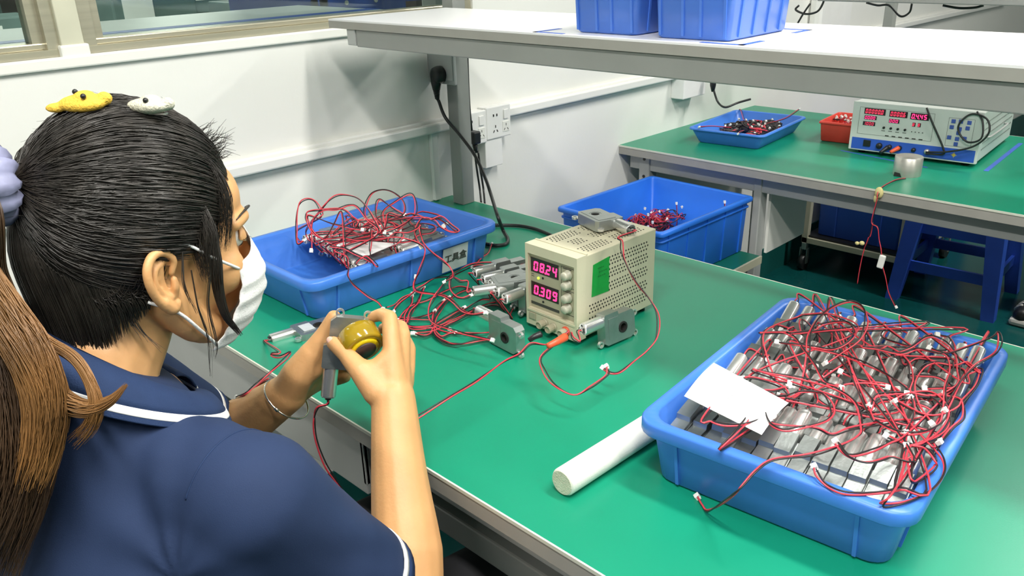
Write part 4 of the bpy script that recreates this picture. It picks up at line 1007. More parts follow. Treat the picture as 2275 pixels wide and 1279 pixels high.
# socket plate on the post with the big black plug
sp1 = empty('post_socket', (0.0, 0.775, 1.045), label='grey socket plate fixed on the post under the white shelf', cat='socket')
MB().box((0.002, -0.001, 0.0), (0.095, 0.008, 0.088), 0.002).build('plate', M['grey_light'], sp1)
MB().box((0.060, -0.004, 0.01), (0.092, -0.001, 0.075), 0.001).build('cover', M['grey_light'], sp1)
pg = empty('power_plug', (0.0509,0.7720,1.0677), label='black angled power plug pushed into the plate on the post', cat='plug')
o0 = Vector((0.0509,0.7720,1.0677))
mb = MB(); mb.lathe([(0.020, 0.0), (0.0205, 0.010), (0.018, 0.020), (0.010, 0.024)], 20, Matrix.Rotation(PI/2, 4, 'X'))
mb.build('plug_body', M['black'], pg)
q0 = Vector((-0.004, -0.013, -0.004)); q1 = Vector((-0.005, -0.013, -0.034)); q2 = Vector((-0.005, -0.012, -0.056))
MB().tube([q0, q0.lerp(q1, 0.5), q1], 1, 12, radii=[0.0135, 0.0125, 0.0095]).build('cable_neck', M['black'], pg)
sr = MB()
for i in range(6): 
    p = q1.lerp(q2, i/6); sr.cyl(p, p+Vector((0, 0, -0.0022)), 0.0088-i*0.0006, n=12)
sr.tube([q1, q2], 0.0058, 10).build('strain_relief', M['black'], pg)
cab = [o0+q2, (0.0449,0.7650,1.0049), (0.0602,0.7700,0.9660), (0.1034,0.7750,0.9295), (0.1526,0.7750,0.8876), (0.1959,0.7650,0.8422), (0.2281,0.7500,0.8132), (0.3286,0.6728,0.8000), (0.3319,0.6859,0.7620), (0.3627,0.6688,0.7545), (0.3833,0.6441,0.7545), (0.3788,0.6254,0.7545), (0.3576,0.6151,0.7545), (0.3220,0.6154,0.7545)]
o = MB().tube(spline(cab, 8), 0.0040, 10).build('power_cable', M['cable']); tag(o, 'thick black cable curving down from the angled plug to the mat', 'cable')
cab = [(0.2742,0.7167,0.7545), (0.2878,0.7279,0.7545), (0.3163,0.7473,0.7545), (0.3512,0.7553,0.7545), (0.3959,0.7516,0.7545), (0.52, 0.72, 0.756), (0.66, 0.66, 0.775), (0.75, 0.583, 0.79)]
o = MB().tube(spline(cab, 8), 0.0038, 10).build('power_cable', M['cable']); tag(o, 'black cable on the mat running behind the cream power supply', 'cable')
cab = [(0.0550,0.8546,1.1057), (0.0550,0.8532,1.0420), (0.0550,0.8534,0.9766), (0.0550,0.8573,0.9201)]
pl2 = Vector((0.0500,0.8703,0.9059))
o = MB().tube(spline(cab, 6), 0.0030, 8).build('power_cable', M['cable']); tag(o, 'thin black cable hanging from the shelf to the half-hidden wall socket', 'cable')
t = empty('power_plug', tuple(pl2), label='black plug in the half-hidden wall socket behind the thick cable', cat='plug')
MB().box((-0.016, -0.012, -0.022), (0.012, 0.012, 0.010), 0.004).build('plug_body', M['black'], t)
MB().tube([(0, 0, -0.02), (0.0, 0.002, -0.045)], 1, 10, radii=[0.007, 0.0045]).build('strain_relief', M['black'], t)
for i, (xa, xb) in enumerate(((1050, 1068), (1058, 1078))):
    cab = [(0.0500,0.8677,0.8662) , (0.0500,0.8738,0.8124), (0.0500,0.8803,0.7633), (0.0713,0.8633,0.7350)] if i == 0 else [(0.0500,0.8801,0.8639), (0.0550,0.8817,0.8116), (0.0550,0.8884,0.7624), (0.0844,0.8637,0.7350)]
    o = MB().tube(spline(cab, 6), 0.0026, 8).build('power_cable', M['cable']); tag(o, ('left' if i == 0 else 'right')+' one of two thin black cables dropping behind the bench by the post', 'cable')
o = MB().tube(spline([(0.0612,0.8260,0.9868), (0.0600,0.8280,0.9146), (0.0750,0.8280,0.8488), (0.0785,0.8280,0.7565)], 6), 0.0022, 8).build('power_cable', M['duct']); tag(o, 'thin grey cable running down the back edge of the steel post', 'cable')
# cables above and at the far bench
o = MB().tube(spline([(0.0815,1.9200,0.8990), (0.0903,1.9200,0.8718), (0.1082,1.9200,0.8395), (0.1481,1.9000,0.8319), (0.1643,1.9500,0.8410), (0.1924,1.9800,0.8513)], 6), 0.0035, 8).build('power_cable', M['cable']); tag(o, 'black cable hanging to the back of the shallow tray', 'cable')
t = empty('power_plug', (0.0836,1.9200,0.8933), label='black plug hanging under the white shelf above the shallow tray', cat='plug')
MB().tube([(0, 0, 0.03), (0, 0, 0), (0.001, 0, -0.02)], 1, 10, radii=[0.012, 0.010, 0.005]).build('plug_body', M['black'], t)
o = MB().tube(spline([(0.2188,2.2000,1.1302), (0.2092,2.2000,1.1157), (0.2455,2.2000,1.1040), (0.2837,2.2000,1.1123), (0.3006,2.2000,1.1379), (0.3037,2.2000,1.1628)], 6), 0.0035, 8).build('power_cable', M['cable']); tag(o, 'black cable looping under the farther shelf, leftmost at the top', 'cable')
o = MB().tube(spline([(0.2575,2.2000,1.1368), (0.2375,2.2000,1.1052), (0.2203,2.2000,1.0731)], 6), 0.0032, 8).build('power_cable', M['cable']); tag(o, 'straight black cable end crossing the loop under the farther shelf', 'cable')
o = MB().tube(spline([(0.5265,2.0000,1.1591), (0.5601,2.0000,1.1526), (0.5922,2.0000,1.1534), (0.6279,2.0000,1.1252), (0.6513,2.0000,1.1357), (0.6550,2.0000,1.1598)], 6), 0.003, 8).build('power_cable', M['cable']); tag(o, 'black cable sagging beside the dark post above the shelf', 'cable')
o = MB().tube(spline([(0.8050,1.8000,1.1724), (0.8433,1.8000,1.1670), (0.8794,1.8000,1.1691), (0.8989,1.8000,1.1749)], 6), 0.003, 8).build('power_cable', M['cable']); tag(o, 'black cable sagging under the farther shelf right of the dark post', 'cable')
wb = MB().box((0, 0, 0), (0.05, 0.30, 0.20), 0.02).build('wall_box', M['socket']); wb.location = (0.0, 2.72, 0.93); tag(wb, 'rounded white wall box seen above the shelf left of the dark post', 'box')

# ================================================================ white test instrument on the farther bench
ti = empty('test_instrument', (0.7405, 2.082, 0.7545), (0, 0, 0.0732), 'white test instrument with red figures and blue keypad on the farther bench', 'instrument')
w, dd, h = 0.336, 0.40, 0.1357; zb = 0.012; yf = -0.2118
MB().box((-w/2, yf+0.012, zb), (w/2, yf+dd, zb+h), 0.003).build('case', M['inst'], ti)
MB().box((-w/2-0.002, yf, zb-0.002), (w/2+0.002, yf+0.014, zb+h+0.001), 0.002).build('front_frame', M['inst'], ti)
MB().box((-w/2+0.006, yf-0.0008, zb+0.002), (w/2-0.004, yf+0.002, zb+0.0345)).build('blue_strip', M['panel_blue'], ti)
def disp(xc, zc, ww, hh, txt, m=M['led_red'], on=False):
    d = MB().box((xc-ww/2, yf-0.001, zc-hh/2), (xc+ww/2, yf+0.001, zc+hh/2)).build('display', M['win_dark'], ti)
    n_ = len(txt.replace('.', ''))
    wd = ww/n_*0.62
    g_ = seg_digits(txt, hh*0.72, wd, ww/n_*0.26, hh*0.11).build('digits', m, d); at_obj(g_, xc-0.001, yf-0.0012, zc)
    return d
M['led_soft'] = mat('dimly_lit_segments', (0.5, 0.02, 0.05), 0.4, emit=(1.0, 0.05, 0.12), estr=0.9)
zt = zb
disp(-0.108, zt+0.112, 0.058, 0.017, '00000.0', M['led_soft']); disp(-0.044, zt+0.111, 0.048, 0.017, '0000.6', M['led_soft']); disp(0.012, zt+0.110, 0.048, 0.018, '0.4.45', M['led_red'])
disp(-0.118, zt+0.094, 0.034, 0.011, '0000', M['led_red']); disp(-0.120, zt+0.077, 0.034, 0.011, '1000', M['led_soft']); disp(-0.053, zt+0.091, 0.028, 0.011, '000', M['led_red'])
disp(0.000, zt+0.087, 0.008, 0.011, '8', M['led_soft']); disp(0.014, zt+0.087, 0.008, 0.011, '8', M['led_soft'])
for i in range(4):
    MB().cyl((-0.078+i*0.019, yf, zt+0.070), (-0.078+i*0.019, yf-0.003, zt+0.070), 0.0034, n=10).build('indicator', M['black'], ti)
sd = MB()
for i in range(4): sd.cyl((-0.003+i*0.0095, yf, zt+0.067), (-0.003+i*0.0095, yf-0.0015, zt+0.067), 0.0014, n=8)
for i in range(6): sd.box((-0.072+i*0.018, yf-0.0006, zt+0.0465), (-0.062+i*0.018, yf, zt+0.0495))
for i in range(4): sd.box((-0.084+i*0.019, yf-0.0005, zt+0.0605), (-0.074+i*0.019, yf, zt+0.062))
for (a, b, c, e) in ((-0.150, 0.052, 0.050, 0.128), (0.086, 0.046, 0.150, 0.122)):
    for (x0, x1, z0_, z1_) in ((a, c, b, b+0.0006), (a, c, e-0.0006, e), (a, a+0.0006, b, e), (c-0.0006, c, b, e)): sd.box((x0, yf-0.0004, z0_+zt-0.006), (x1, yf, z1_+zt-0.006))
sd.build('printed_marks', M['line'], ti)['kind'] = 'stuff'
M['key_blue'] = mat('blue_keys', (0.05, 0.10, 0.42), 0.5)
for (kx, kz) in ((0.098, 0.107), (0.116, 0.108), (0.137, 0.107), (0.096, 0.091), (0.116, 0.088), (0.135, 0.092), (0.115, 0.077), (0.094, 0.063), (0.114, 0.061), (0.132, 0.064), (0.113, 0.047)):
    MB().box((kx-0.0052, yf-0.002, kz-0.0052+zt), (kx+0.0052, yf, kz+0.0052+zt), 0.0008).build('key', M['key_blue'], ti)
MB().box((-0.128, yf-0.004, zt+0.012), (-0.108, yf, zt+0.030), 0.001).build('power_switch', M['black'], ti)
for (kx, r_, mm) in ((-0.083, 0.0085, M['black']), (-0.055, 0.007, M['black']), (-0.028, 0.007, M['black']), (0.010, 0.006, M['black']), (0.045, 0.0075, M['steel'])):
    o = MB().lathe([(r_, 0), (r_, 0.006), (r_*0.7, 0.010)], 16).build('jack', mm, ti); at_obj(o, kx, yf, zt+0.018, (PI/2, 0, 0))
em = MB(); at = (0.113, zt+0.017)
for k in range(8):
    a = k*PI/4; rr_ = 0.0085 if k % 2 == 0 else 0.0055
    em.add([(at[0], yf-0.0016, at[1]), (at[0]+rr_*math.cos(a), yf-0.0012, at[1]+rr_*math.sin(a)), (at[0]+0.0035*math.cos(a+PI/8), yf-0.0012, at[1]+0.0035*math.sin(a+PI/8)), (at[0]+0.0035*math.cos(a-PI/8), yf-0.0012, at[1]+0.0035*math.sin(a-PI/8))], [(0, 2, 1), (0, 1, 3)])
em.build('emblem', M['gold'], ti)
sl = MB()
for j in range(5):
    for i in range(22):
        yy = yf+0.04+i*0.0155
        sl.box((w/2-0.0004, yy, zb+0.028+j*0.018), (w/2+0.0005, yy+0.009, zb+0.032+j*0.018))
sl.build('side_slots', M['grey_paint'], ti)['kind'] = 'stuff'
for sx in (-1, 1):
    for yy in (yf+0.03, yf+dd-0.04):
        MB().cyl((sx*0.140, yy, 0), (sx*0.140, yy, zb+0.002), 0.010, n=12).build('foot', M['black'], ti)
MB().tube(spline([(w/2+0.001, yf+0.06, zb+0.060), (w/2+0.012, yf+0.08, zb+0.062), (w/2+0.012, yf+0.26, zb+0.062), (w/2+0.001, yf+0.28, zb+0.060)], 5), 0.003, 8).build('side_handle', M['grey_light'], ti)
def wloc(x, z, y=0.0): 
    c, s = math.cos(0.0732), math.sin(0.0732); yy = yf-y
    return (0.7405+x*c-yy*s, 2.082+x*s+yy*c, 0.7545+z)
o = MB().tube(spline([wloc(0.028, 0.150, 0.01), wloc(0.05, 0.11, 0.012), wloc(0.085, 0.05, 0.012), wloc(0.088, 0.03, 0.012), wloc(0.045, 0.026, 0.012)], 8), 0.0028, 8).build('sensor_cable', M['cable']); tag(o, 'grey cable crossing the front of the white instrument diagonally', 'cable')
o = MB().tube(spline([wloc(0.045, 0.030, 0.010), wloc(0.10, 0.040, 0.02), wloc(0.16, 0.062, 0.02), wloc(0.190, 0.10, 0.02), wloc(0.178, 0.135, 0.01), wloc(0.14, 0.143, 0.005), wloc(0.117, 0.12, 0.012), wloc(0.118, 0.095, 0.014), wloc(0.145, 0.072, 0.02), wloc(0.175, 0.085, 0.02), wloc(0.170, 0.125, 0.01), wloc(0.15, 0.15, 0.0)], 8), 0.0026, 8).build('sensor_cable', M['cable']); tag(o, 'grey cable looping in front of the blue keypad', 'cable')
boot([wloc(-0.028, 0.032, 0.006), wloc(-0.045, 0.020, 0.022)], (0.0065, 0.0045), M['orange'], 'test_plug', 'red plug at the lower front of the white instrument', 'plug')
boot([wloc(-0.058, 0.030, 0.006), wloc(-0.072, 0.015, 0.022)], (0.0065, 0.0045), M['black'], 'test_plug', 'black plug at the lower front of the white instrument', 'plug')
tsb = MB().box((0, 0, 0), (0.10, 0.12, 0.006), 0.001).build('flat_case', M['inst']); tsb.location = (0.60, 1.93, 0.9065); tag(tsb, 'thin white flat case lying on the instrument just under the shelf', 'case')
# steel cylinder and its wires
cy = empty('steel_cylinder', (0.812, 1.712, 0.7542), label='round machined steel block with a notch, in front of the white instrument', cat='cylinder')
R_ = 0.0345; Hc = 0.050
mb = MB(); n = 40; vs = []; fs = []
cut = [k for k in range(n)]
a_n = -2.02
def inn(a): 
    d_ = (a-a_n+PI) % (2*PI)-PI; return abs(d_) < 0.30
ang = [2*PI*i/n for i in range(n)]
for i in range(n):
    zb_ = 0.010 if inn(ang[i]) else 0.0
    vs.append((R_*math.cos(ang[i]), R_*math.sin(ang[i]), zb_)); vs.append((R_*math.cos(ang[i]), R_*math.sin(ang[i]), Hc-0.001)); vs.append(((R_-0.001)*math.cos(ang[i]), (R_-0.001)*math.sin(ang[i]), Hc))
for i in range(n):
    j = (i+1) % n
    fs.append((3*i, 3*j, 3*j+1, 3*i+1)); fs.append((3*i+1, 3*j+1, 3*j+2, 3*i+2))
fs.append([3*i+2 for i in range(n)])
mb.add(vs, fs, True); mb.build('body', M['steel'], cy)
MB().box((-0.010, -0.012, 0.0), (0.010, 0.012, 0.010)).build('notch', M['dark_hole'], cy).location = (0.024*math.cos(a_n), 0.024*math.sin(a_n), 0.0)
hl = [(0.8276,1.6641,0.7570), (0.8151,1.6317,0.7570), (0.8149,1.5613,0.7580), (0.8203,1.5170,0.7537), (0.8196,1.5120,0.7256), (0.8173,1.5120,0.7018), (0.8168,1.5120,0.6721)]
t = loose(hl+[(0.8343,1.5050,0.6657), (0.8416,1.5050,0.6375), (0.8519,1.5000,0.6113), (0.8610,1.5000,0.5711), (0.8747,1.5000,0.5380), (0.8875,1.5000,0.5044), (0.9089,1.5000,0.4732)], 'red lead hanging off the farther bench edge from the steel cylinder', seed=0.4)
hb = loose([(0.8168,1.5120,0.6721), (0.8167,1.5120,0.6481), (0.8121,1.5120,0.6230), (0.8049,1.5120,0.5907), (0.8023,1.5120,0.5404), (0.8014,1.5120,0.5023)], 'dark lead hanging beside the red one under the farther bench edge', conn=False, seed=1.4)
mb = MB(); mb.sphere((0, 0, 0), (0.011, 0.006, 0.015), 10, 7).sphere((-0.006, 0.001, -0.016), (0.006, 0.005, 0.012), 10, 7)
o = mb.build('tape_wrap', M['masking']); o.location = (0.8196,1.5200,0.7494); tag(o, 'crumpled yellow masking tape round the lead at the farther bench edge', 'tape')
o = MB().box((-0.008, -0.004, -0.018), (0.008, 0.004, 0.018), 0.003).build('white_splice', M['conn']); o.location = (0.8573,1.5000,0.5811); o.rotation_euler = (0, 0.12, 0); tag(o, 'white plastic splice on the lead hanging off the farther bench', 'connector')
o = MB().sphere((0, 0, 0), (0.007, 0.005, 0.006), 10, 7).sphere((-0.012, 0, -0.003), (0.006, 0.004, 0.005), 8, 6).build('tape_wrap', M['masking']); o.location = (0.7983,1.5120,0.6137); tag(o, 'small scrap of cream tape on the dark hanging lead', 'tape')
# blue tape lines on the farther mat
def strip(a, b, w_, label, material=M['tape']):
    P0 = Vector(a); P1 = Vector(b); d_ = (P1-P0).normalized(); n_ = Vector((-d_.y, d_.x, 0))*w_/2; u = Vector((0, 0, 0.0004))
    o = MB().add([P0-n_, P1-n_, P1+n_, P0+n_, P0-n_+u, P1-n_+u, P1+n_+u, P0+n_+u], [(0, 3, 2, 1), (4, 5, 6, 7), (0, 1, 5, 4), (1, 2, 6, 5), (2, 3, 7, 6), (3, 0, 4, 7)]).build('floor_tape', material)
    tag(o, label, 'tape'); return o
strip((0.9558,1.8719,0.7542), (0.9316,2.2672,0.7542), 0.012, 'blue tape line on the farther mat right of the white instrument')
strip((0.5623,1.8666,0.7542), (0.8260,1.8181,0.7542), 0.008, 'blue tape line on the farther mat in front of the white instrument')

# ================================================================ the seated woman
class Vol(MB):
    """overlapping balls and tapered limbs that are fused into one skin"""
    def limb(s, pts, rads, n=16, sub=3):
        P = spline(pts, sub) if len(pts) > 2 else [Vector(p) for p in pts]
        K = len(P); R = []
        for i in range(K):
            f = i/(K-1)*(len(rads)-1); k = min(int(f), len(rads)-2); R.append(rads[k]+(rads[k+1]-rads[k])*(f-k))
        s.tube(P, 1, n, radii=R)
        s.sphere(P[0], R[0], n, 10); s.sphere(P[-1], R[-1], n, 10)
        return s
    def ball(s, c, r, m=None): s.sphere(c, r, 20, 12, m); return s
def fuse(mb, name, material, parent, voxel, smooth=4, sfac=0.6, inv=None, decim=None):
    me = mb.mesh(name+'_raw', None)
    tmp = bpy.data.objects.new(name+'_tmp', me); COL.objects.link(tmp)
    r = tmp.modifiers.new('r', 'REMESH'); r.mode = 'VOXEL'; r.voxel_size = voxel; r.adaptivity = 0.0
    sm = tmp.modifiers.new('s', 'SMOOTH'); sm.factor = sfac; sm.iterations = smooth
    dg = bpy.context.evaluated_depsgraph_get(); dg.update()
    out = bpy.data.meshes.new_from_object(tmp.evaluated_get(dg))
    bpy.data.objects.remove(tmp); bpy.data.meshes.remove(me)
    out.name = name
    out.polygons.foreach_set('use_smooth', [True]*len(out.polygons))
    out.materials.clear(); out.materials.append(material)
    if inv is not None: out.transform(inv)
    o = bpy.data.objects.new(name, out); COL.objects.link(o)
    if parent is not None: o.parent = parent
    return o

BASE = Vector((0.79, -0.33, 0.0))
woman = empty('person', tuple(BASE), label='seated woman in navy polo and white mask turning an amber dial', cat='person')
INV = Matrix.Translation(-BASE)

# head frame: origin between the eyes' height and the ears, y forward, x to her right
HEAD_O = Vector((0.7990, -0.2482, 1.0975))
hz = math.radians(1.0); hp = math.radians(-9.0); hr = math.radians(0.0)
HM = Matrix.Translation(HEAD_O) @ Matrix.Rotation(hz, 4, 'Z') @ Matrix.Rotation(hp, 4, 'X') @ Matrix.Rotation(hr, 4, 'Y')
def H(x, y, z): return HM @ Vector((x, y, z))
def HB(v, c, r, rot=None):
    m = HM @ Matrix.Translation(c)
    if rot: m = m @ rot
    v.sphere((0, 0, 0), r, 22, 14, m)

body = Vol()
# cranium and face
HB(body, (0, -0.012, 0.030), (0.073, 0.092, 0.082))
HB(body, (0, 0.030, -0.012), (0.062, 0.060, 0.080))
HB(body, (0, 0.046, 0.038), (0.056, 0.046, 0.044))
for s in (-1, 1):
    HB(body, (s*0.038, 0.056, -0.028), (0.025, 0.026, 0.026))
    body.limb([H(s*0.055, -0.005, -0.045), H(s*0.046, 0.025, -0.078), H(s*0.018, 0.066, -0.098)], [0.020, 0.017, 0.014])
    body.limb([H(s*0.012, 0.090, 0.020), H(s*0.034, 0.083, 0.023), H(s*0.050, 0.066, 0.018)], [0.0075, 0.008, 0.007], sub=2)
HB(body, (0, 0.066, -0.098), (0.022, 0.018, 0.015))
HB(body, (0, 0.070, -0.062), (0.030, 0.024, 0.028))
body.limb([H(0, 0.090, 0.006), H(0, 0.101, -0.016), H(0, 0.109, -0.033)], [0.0065, 0.0075, 0.0100])
for s in (-1, 1): HB(body, (s*0.011, 0.098, -0.036), (0.008, 0.009, 0.007))
body.limb([H(-0.017, 0.088, -0.060), H(0, 0.096, -0.058), H(0.017, 0.088, -0.060)], [0.003, 0.0055, 0.003])
body.limb([H(-0.015, 0.087, -0.068), H(0, 0.094, -0.069), H(0.015, 0.087, -0.068)], [0.003, 0.006, 0.003])
# neck and trunk
NB = Vector((0.812, -0.318, 0.985))
body.limb([H(0, -0.020, -0.040), H(0.0, -0.030, -0.085), NB, Vector((0.81, -0.325, 0.93))], [0.052, 0.050, 0.052, 0.060])
body.limb([Vector((0.80, -0.315, 0.90)), Vector((0.80, -0.335, 0.75)), Vector((0.795, -0.34, 0.60)), Vector((0.79, -0.33, 0.50))], [0.085, 0.105, 0.100, 0.115])
# arms, given by joints
SR = Vector((0.9791,-0.2726,0.9056)); ER = Vector((0.9869,-0.1165,0.6485)); WR = Vector((0.8553,-0.0178,0.8449))
SL = Vector((0.640, -0.270, 0.905)); EL = Vector((0.575, -0.125, 0.715)); WL = Vector((0.6975,-0.0718,0.8152))
body.limb([SR, SR.lerp(ER, 0.5), ER], [0.052, 0.044, 0.038])
body.limb([ER, ER.lerp(WR, 0.30)+Vector((0.004, 0, 0.002)), ER.lerp(WR, 0.62), WR], [0.038, 0.0415, 0.034, 0.0270])
body.limb([SL, SL.lerp(EL, 0.5), EL], [0.050, 0.042, 0.036])
body.limb([EL, EL.lerp(WL, 0.35), EL.lerp(WL, 0.7), WL], [0.037, 0.037, 0.031, 0.0260])
# legs under the bench
for s in (-1, 1):
    hip = Vector((0.79+s*0.085, -0.32, 0.50)); kn = Vector((0.79+s*0.10, 0.08, 0.50)); an = Vector((0.79+s*0.11, 0.06, 0.09))
    body.limb([hip, hip.lerp(kn, 0.5), kn], [0.080, 0.070, 0.055]); body.limb([kn, kn.lerp(an, 0.4), an], [0.052, 0.050, 0.036])
    body.limb([an, an+Vector((0, 0.06, -0.04)), an+Vector((0, 0.15, -0.062))], [0.035, 0.034, 0.022])

# ---- right hand: back of the hand to the camera, thumb across to the left
def chain(v, pts, rads): 
    P = [Vector(p) for p in pts]
    for i in range(len(P)-1):
        v.tube([P[i], P[i+1]], 1, 14, radii=[rads[i], rads[i+1]])
    for p, r in zip(P, rads): v.sphere(p, r, 14, 10)
hand = Vol()
MIr = Vector((0.8389,-0.0013,0.8929)); MMr = Vector((0.8376,0.0108,0.8791)); MRr = Vector((0.8339,0.0204,0.8601)); MPr = Vector((0.8275,0.0234,0.8398))
TCr = Vector((0.8444,-0.0325,0.8569)); TMr = Vector((0.8219,-0.0387,0.8796)); TIr = Vector((0.7969,-0.0403,0.8936)); TTr = Vector((0.7751,-0.0421,0.9018))
# metacarpals as overlapping rays fused into a palm
for m_, r0, r1 in ((MIr, 0.0225, 0.0120), (MMr, 0.0225, 0.0122), (MRr, 0.0215, 0.0118), (MPr, 0.0205, 0.0110)):
    chain(hand, [WR, WR.lerp(m_, 0.55), m_], [r0, (r0+r1)/2, r1])
chain(hand, [WR, TCr, TMr], [0.022, 0.0185, 0.0140])
chain(hand, [TMr, TIr, TTr], [0.0140, 0.0105, 0.0092])
# web between thumb and first finger
wb_ = Vector((0.8331,-0.0215,0.8791))
chain(hand, [TCr, wb_, MIr], [0.016, 0.0125, 0.012]); chain(hand, [TMr, wb_], [0.012, 0.0115])
chain(hand, [MIr, (0.8248,0.0091,0.9138), (0.8105,0.0199,0.9251), (0.7931,0.0205,0.9246), (0.7798,0.0157,0.9185)], [0.0120, 0.0108, 0.0100, 0.0088, 0.0078])
chain(hand, [MMr, (0.8252,0.0252,0.9037), (0.8098,0.0354,0.9058), (0.7876,0.0407,0.9007), (0.7736,0.0347,0.8934)], [0.0122, 0.0112, 0.0102, 0.0090, 0.0080])
chain(hand, [MRr, (0.8201,0.0362,0.8791), (0.8006,0.0474,0.8793), (0.7781,0.0498,0.8750), (0.7679,0.0422,0.8692)], [0.0118, 0.0106, 0.0096, 0.0086, 0.0078])
chain(hand, [MPr, (0.8124,0.0396,0.8512), (0.7939,0.0483,0.8505), (0.7735,0.0476,0.8478), (0.7644,0.0392,0.8439)], [0.0110, 0.0096, 0.0086, 0.0078, 0.0070])
# ---- left hand: thumb towards the camera, fingers behind the motor
TTl = Vector((0.7418,-0.0167,0.9183)); TIl = Vector((0.7359,-0.0292,0.8969)); TMl = Vector((0.7268,-0.0468,0.8723)); TCl = Vector((0.7168,-0.0629,0.8466))
chain(hand, [WL, TCl, TMl], [0.024, 0.0220, 0.0165])
chain(hand, [TMl, TIl, TTl], [0.0155, 0.0118, 0.0095])
MI_ = Vector((0.7196,-0.0276,0.8598)); MM_ = Vector((0.7138,-0.0263,0.8407)); MR_ = Vector((0.7059,-0.0291,0.8234)); MP_ = Vector((0.6962,-0.0346,0.8098))
for m_, r0, r1 in ((MI_, 0.024, 0.014), (MM_, 0.024, 0.0135), (MR_, 0.023, 0.013), (MP_, 0.021, 0.012)):
    chain(hand, [WL, WL.lerp(m_, 0.55), m_], [r0, (r0+r1)/2, r1])
chain(hand, [TCl, (0.7233,-0.0459,0.8538), MI_], [0.020, 0.0190, 0.014]); chain(hand, [TMl, (0.7265,-0.0389,0.8601)], [0.016, 0.015]); chain(hand, [TMl, MI_], [0.015, 0.013])
chain(hand, [MI_, (0.7165,-0.0059,0.8704), (0.7284,0.0055,0.8799), (0.7425,0.0077,0.8855)], [0.0120, 0.0105, 0.0095, 0.0082])
chain(hand, [MM_, (0.7144,-0.0051,0.8493), (0.7278,0.0057,0.8551), (0.7436,0.0068,0.8613)], [0.0122, 0.0108, 0.0096, 0.0084])
chain(hand, [MR_, (0.7109,-0.0102,0.8312), (0.7250,-0.0018,0.8369), (0.7402,-0.0018,0.8422)], [0.0118, 0.0102, 0.0092, 0.0080])
chain(hand, [MP_, (0.7093,-0.0184,0.8148), (0.7252,-0.0113,0.8205), (0.7407,-0.0096,0.8281)], [0.0108, 0.0092, 0.0082, 0.0074])
body.v += hand.v; _n = len(body.v)-len(hand.v); body.f += [[i+_n for i in f] for f in hand.f]; body.sm += hand.sm

# ---- right and left ears
def ear(v, s):
    ex, ey, ez = s*0.0705, -0.016, -0.022
    tilt = 0.50                                  # how far the ear stands off the head
    def E(u, w, d=0.0):                          # u back..front, w down..up, d outwards
        k = 0.86
        return H(ex+s*(0.003+d*k+max(0, -u)*tilt*k), ey+u*k+w*k*(-0.16), ez+w*k)
    rim = [E(0.010, 0.010, 0.002), E(0.014, 0.024, 0.003), E(0.004, 0.0335, 0.005), E(-0.010, 0.032, 0.006), E(-0.0195, 0.020, 0.006), E(-0.0205, 0.004, 0.006), E(-0.015, -0.012, 0.005), E(-0.006, -0.024, 0.004)]
    v.limb(rim, [0.0030, 0.0036, 0.0040, 0.0042, 0.0042, 0.0040, 0.0038, 0.0045], n=10, sub=4)
    v.limb([E(-0.006, -0.020, 0.003), E(0.003, -0.028, 0.003), E(0.009, -0.024, 0.001)], [0.0062, 0.0072, 0.0050], n=10, sub=4)
    v.limb([E(0.002, 0.022, 0.002), E(-0.009, 0.016, 0.003), E(-0.012, 0.002, 0.003), E(-0.005, -0.012, 0.003), E(0.004, -0.017, 0.003)], [0.0026, 0.0032, 0.0034, 0.0034, 0.0036], n=10, sub=4)
    v.limb([E(0.011, 0.002, 0.002), E(0.0105, -0.006, 0.003), E(0.009, -0.016, 0.001)], [0.0034, 0.0040, 0.0035], n=10, sub=3)
    # thin sheet joining the rims
    for a, b in ((0.0, 0.026), (-0.010, 0.022), (-0.014, 0.008), (-0.012, -0.006)):
        v.limb([E(a, b, -0.001), E(a+0.006, b-0.004, -0.004)], [0.0040, 0.0050], n=10)
    v.limb([E(-0.004, 0.018, -0.003), E(-0.004, 0.0, -0.0045), E(0.0, -0.014, -0.003)], [0.007, 0.0060, 0.006], n=10, sub=3)
ears = Vol(); ear(ears, 1); ear(ears, -1)
bo = fuse(body, 'body', M['skin'], woman, 0.0029, 5, 0.5, INV)
eo = fuse(ears, 'ears_raw', M['skin'], None, 0.0012, 3, 0.5, INV)
# the ears become part of the same continuous skin mesh
bm = bmesh.new(); bm.from_mesh(bo.data); bm.from_mesh(eo.data); bm.to_mesh(bo.data); bm.free()
bo.data.polygons.foreach_set('use_smooth', [True]*len(bo.data.polygons))
bpy.data.objects.remove(eo)

# nails
def nail(p, towards, name='nail'):
    p = Vector(p); q = Vector(towards); d_ = (p-q).normalized()
    cam_dir = (Vector((1.584, -0.53, 1.35))-p).normalized()
    nrm = (cam_dir-d_*cam_dir.dot(d_)).normalized()
    m = frame(p+nrm*0.0055+d_*0.002-BASE, d_, nrm)
    MB().sphere((0, 0, 0), (0.0065, 0.0050, 0.0030), 12, 8, m).build('thumbnail', M['nail'], woman)
nail(TTr, TIr)

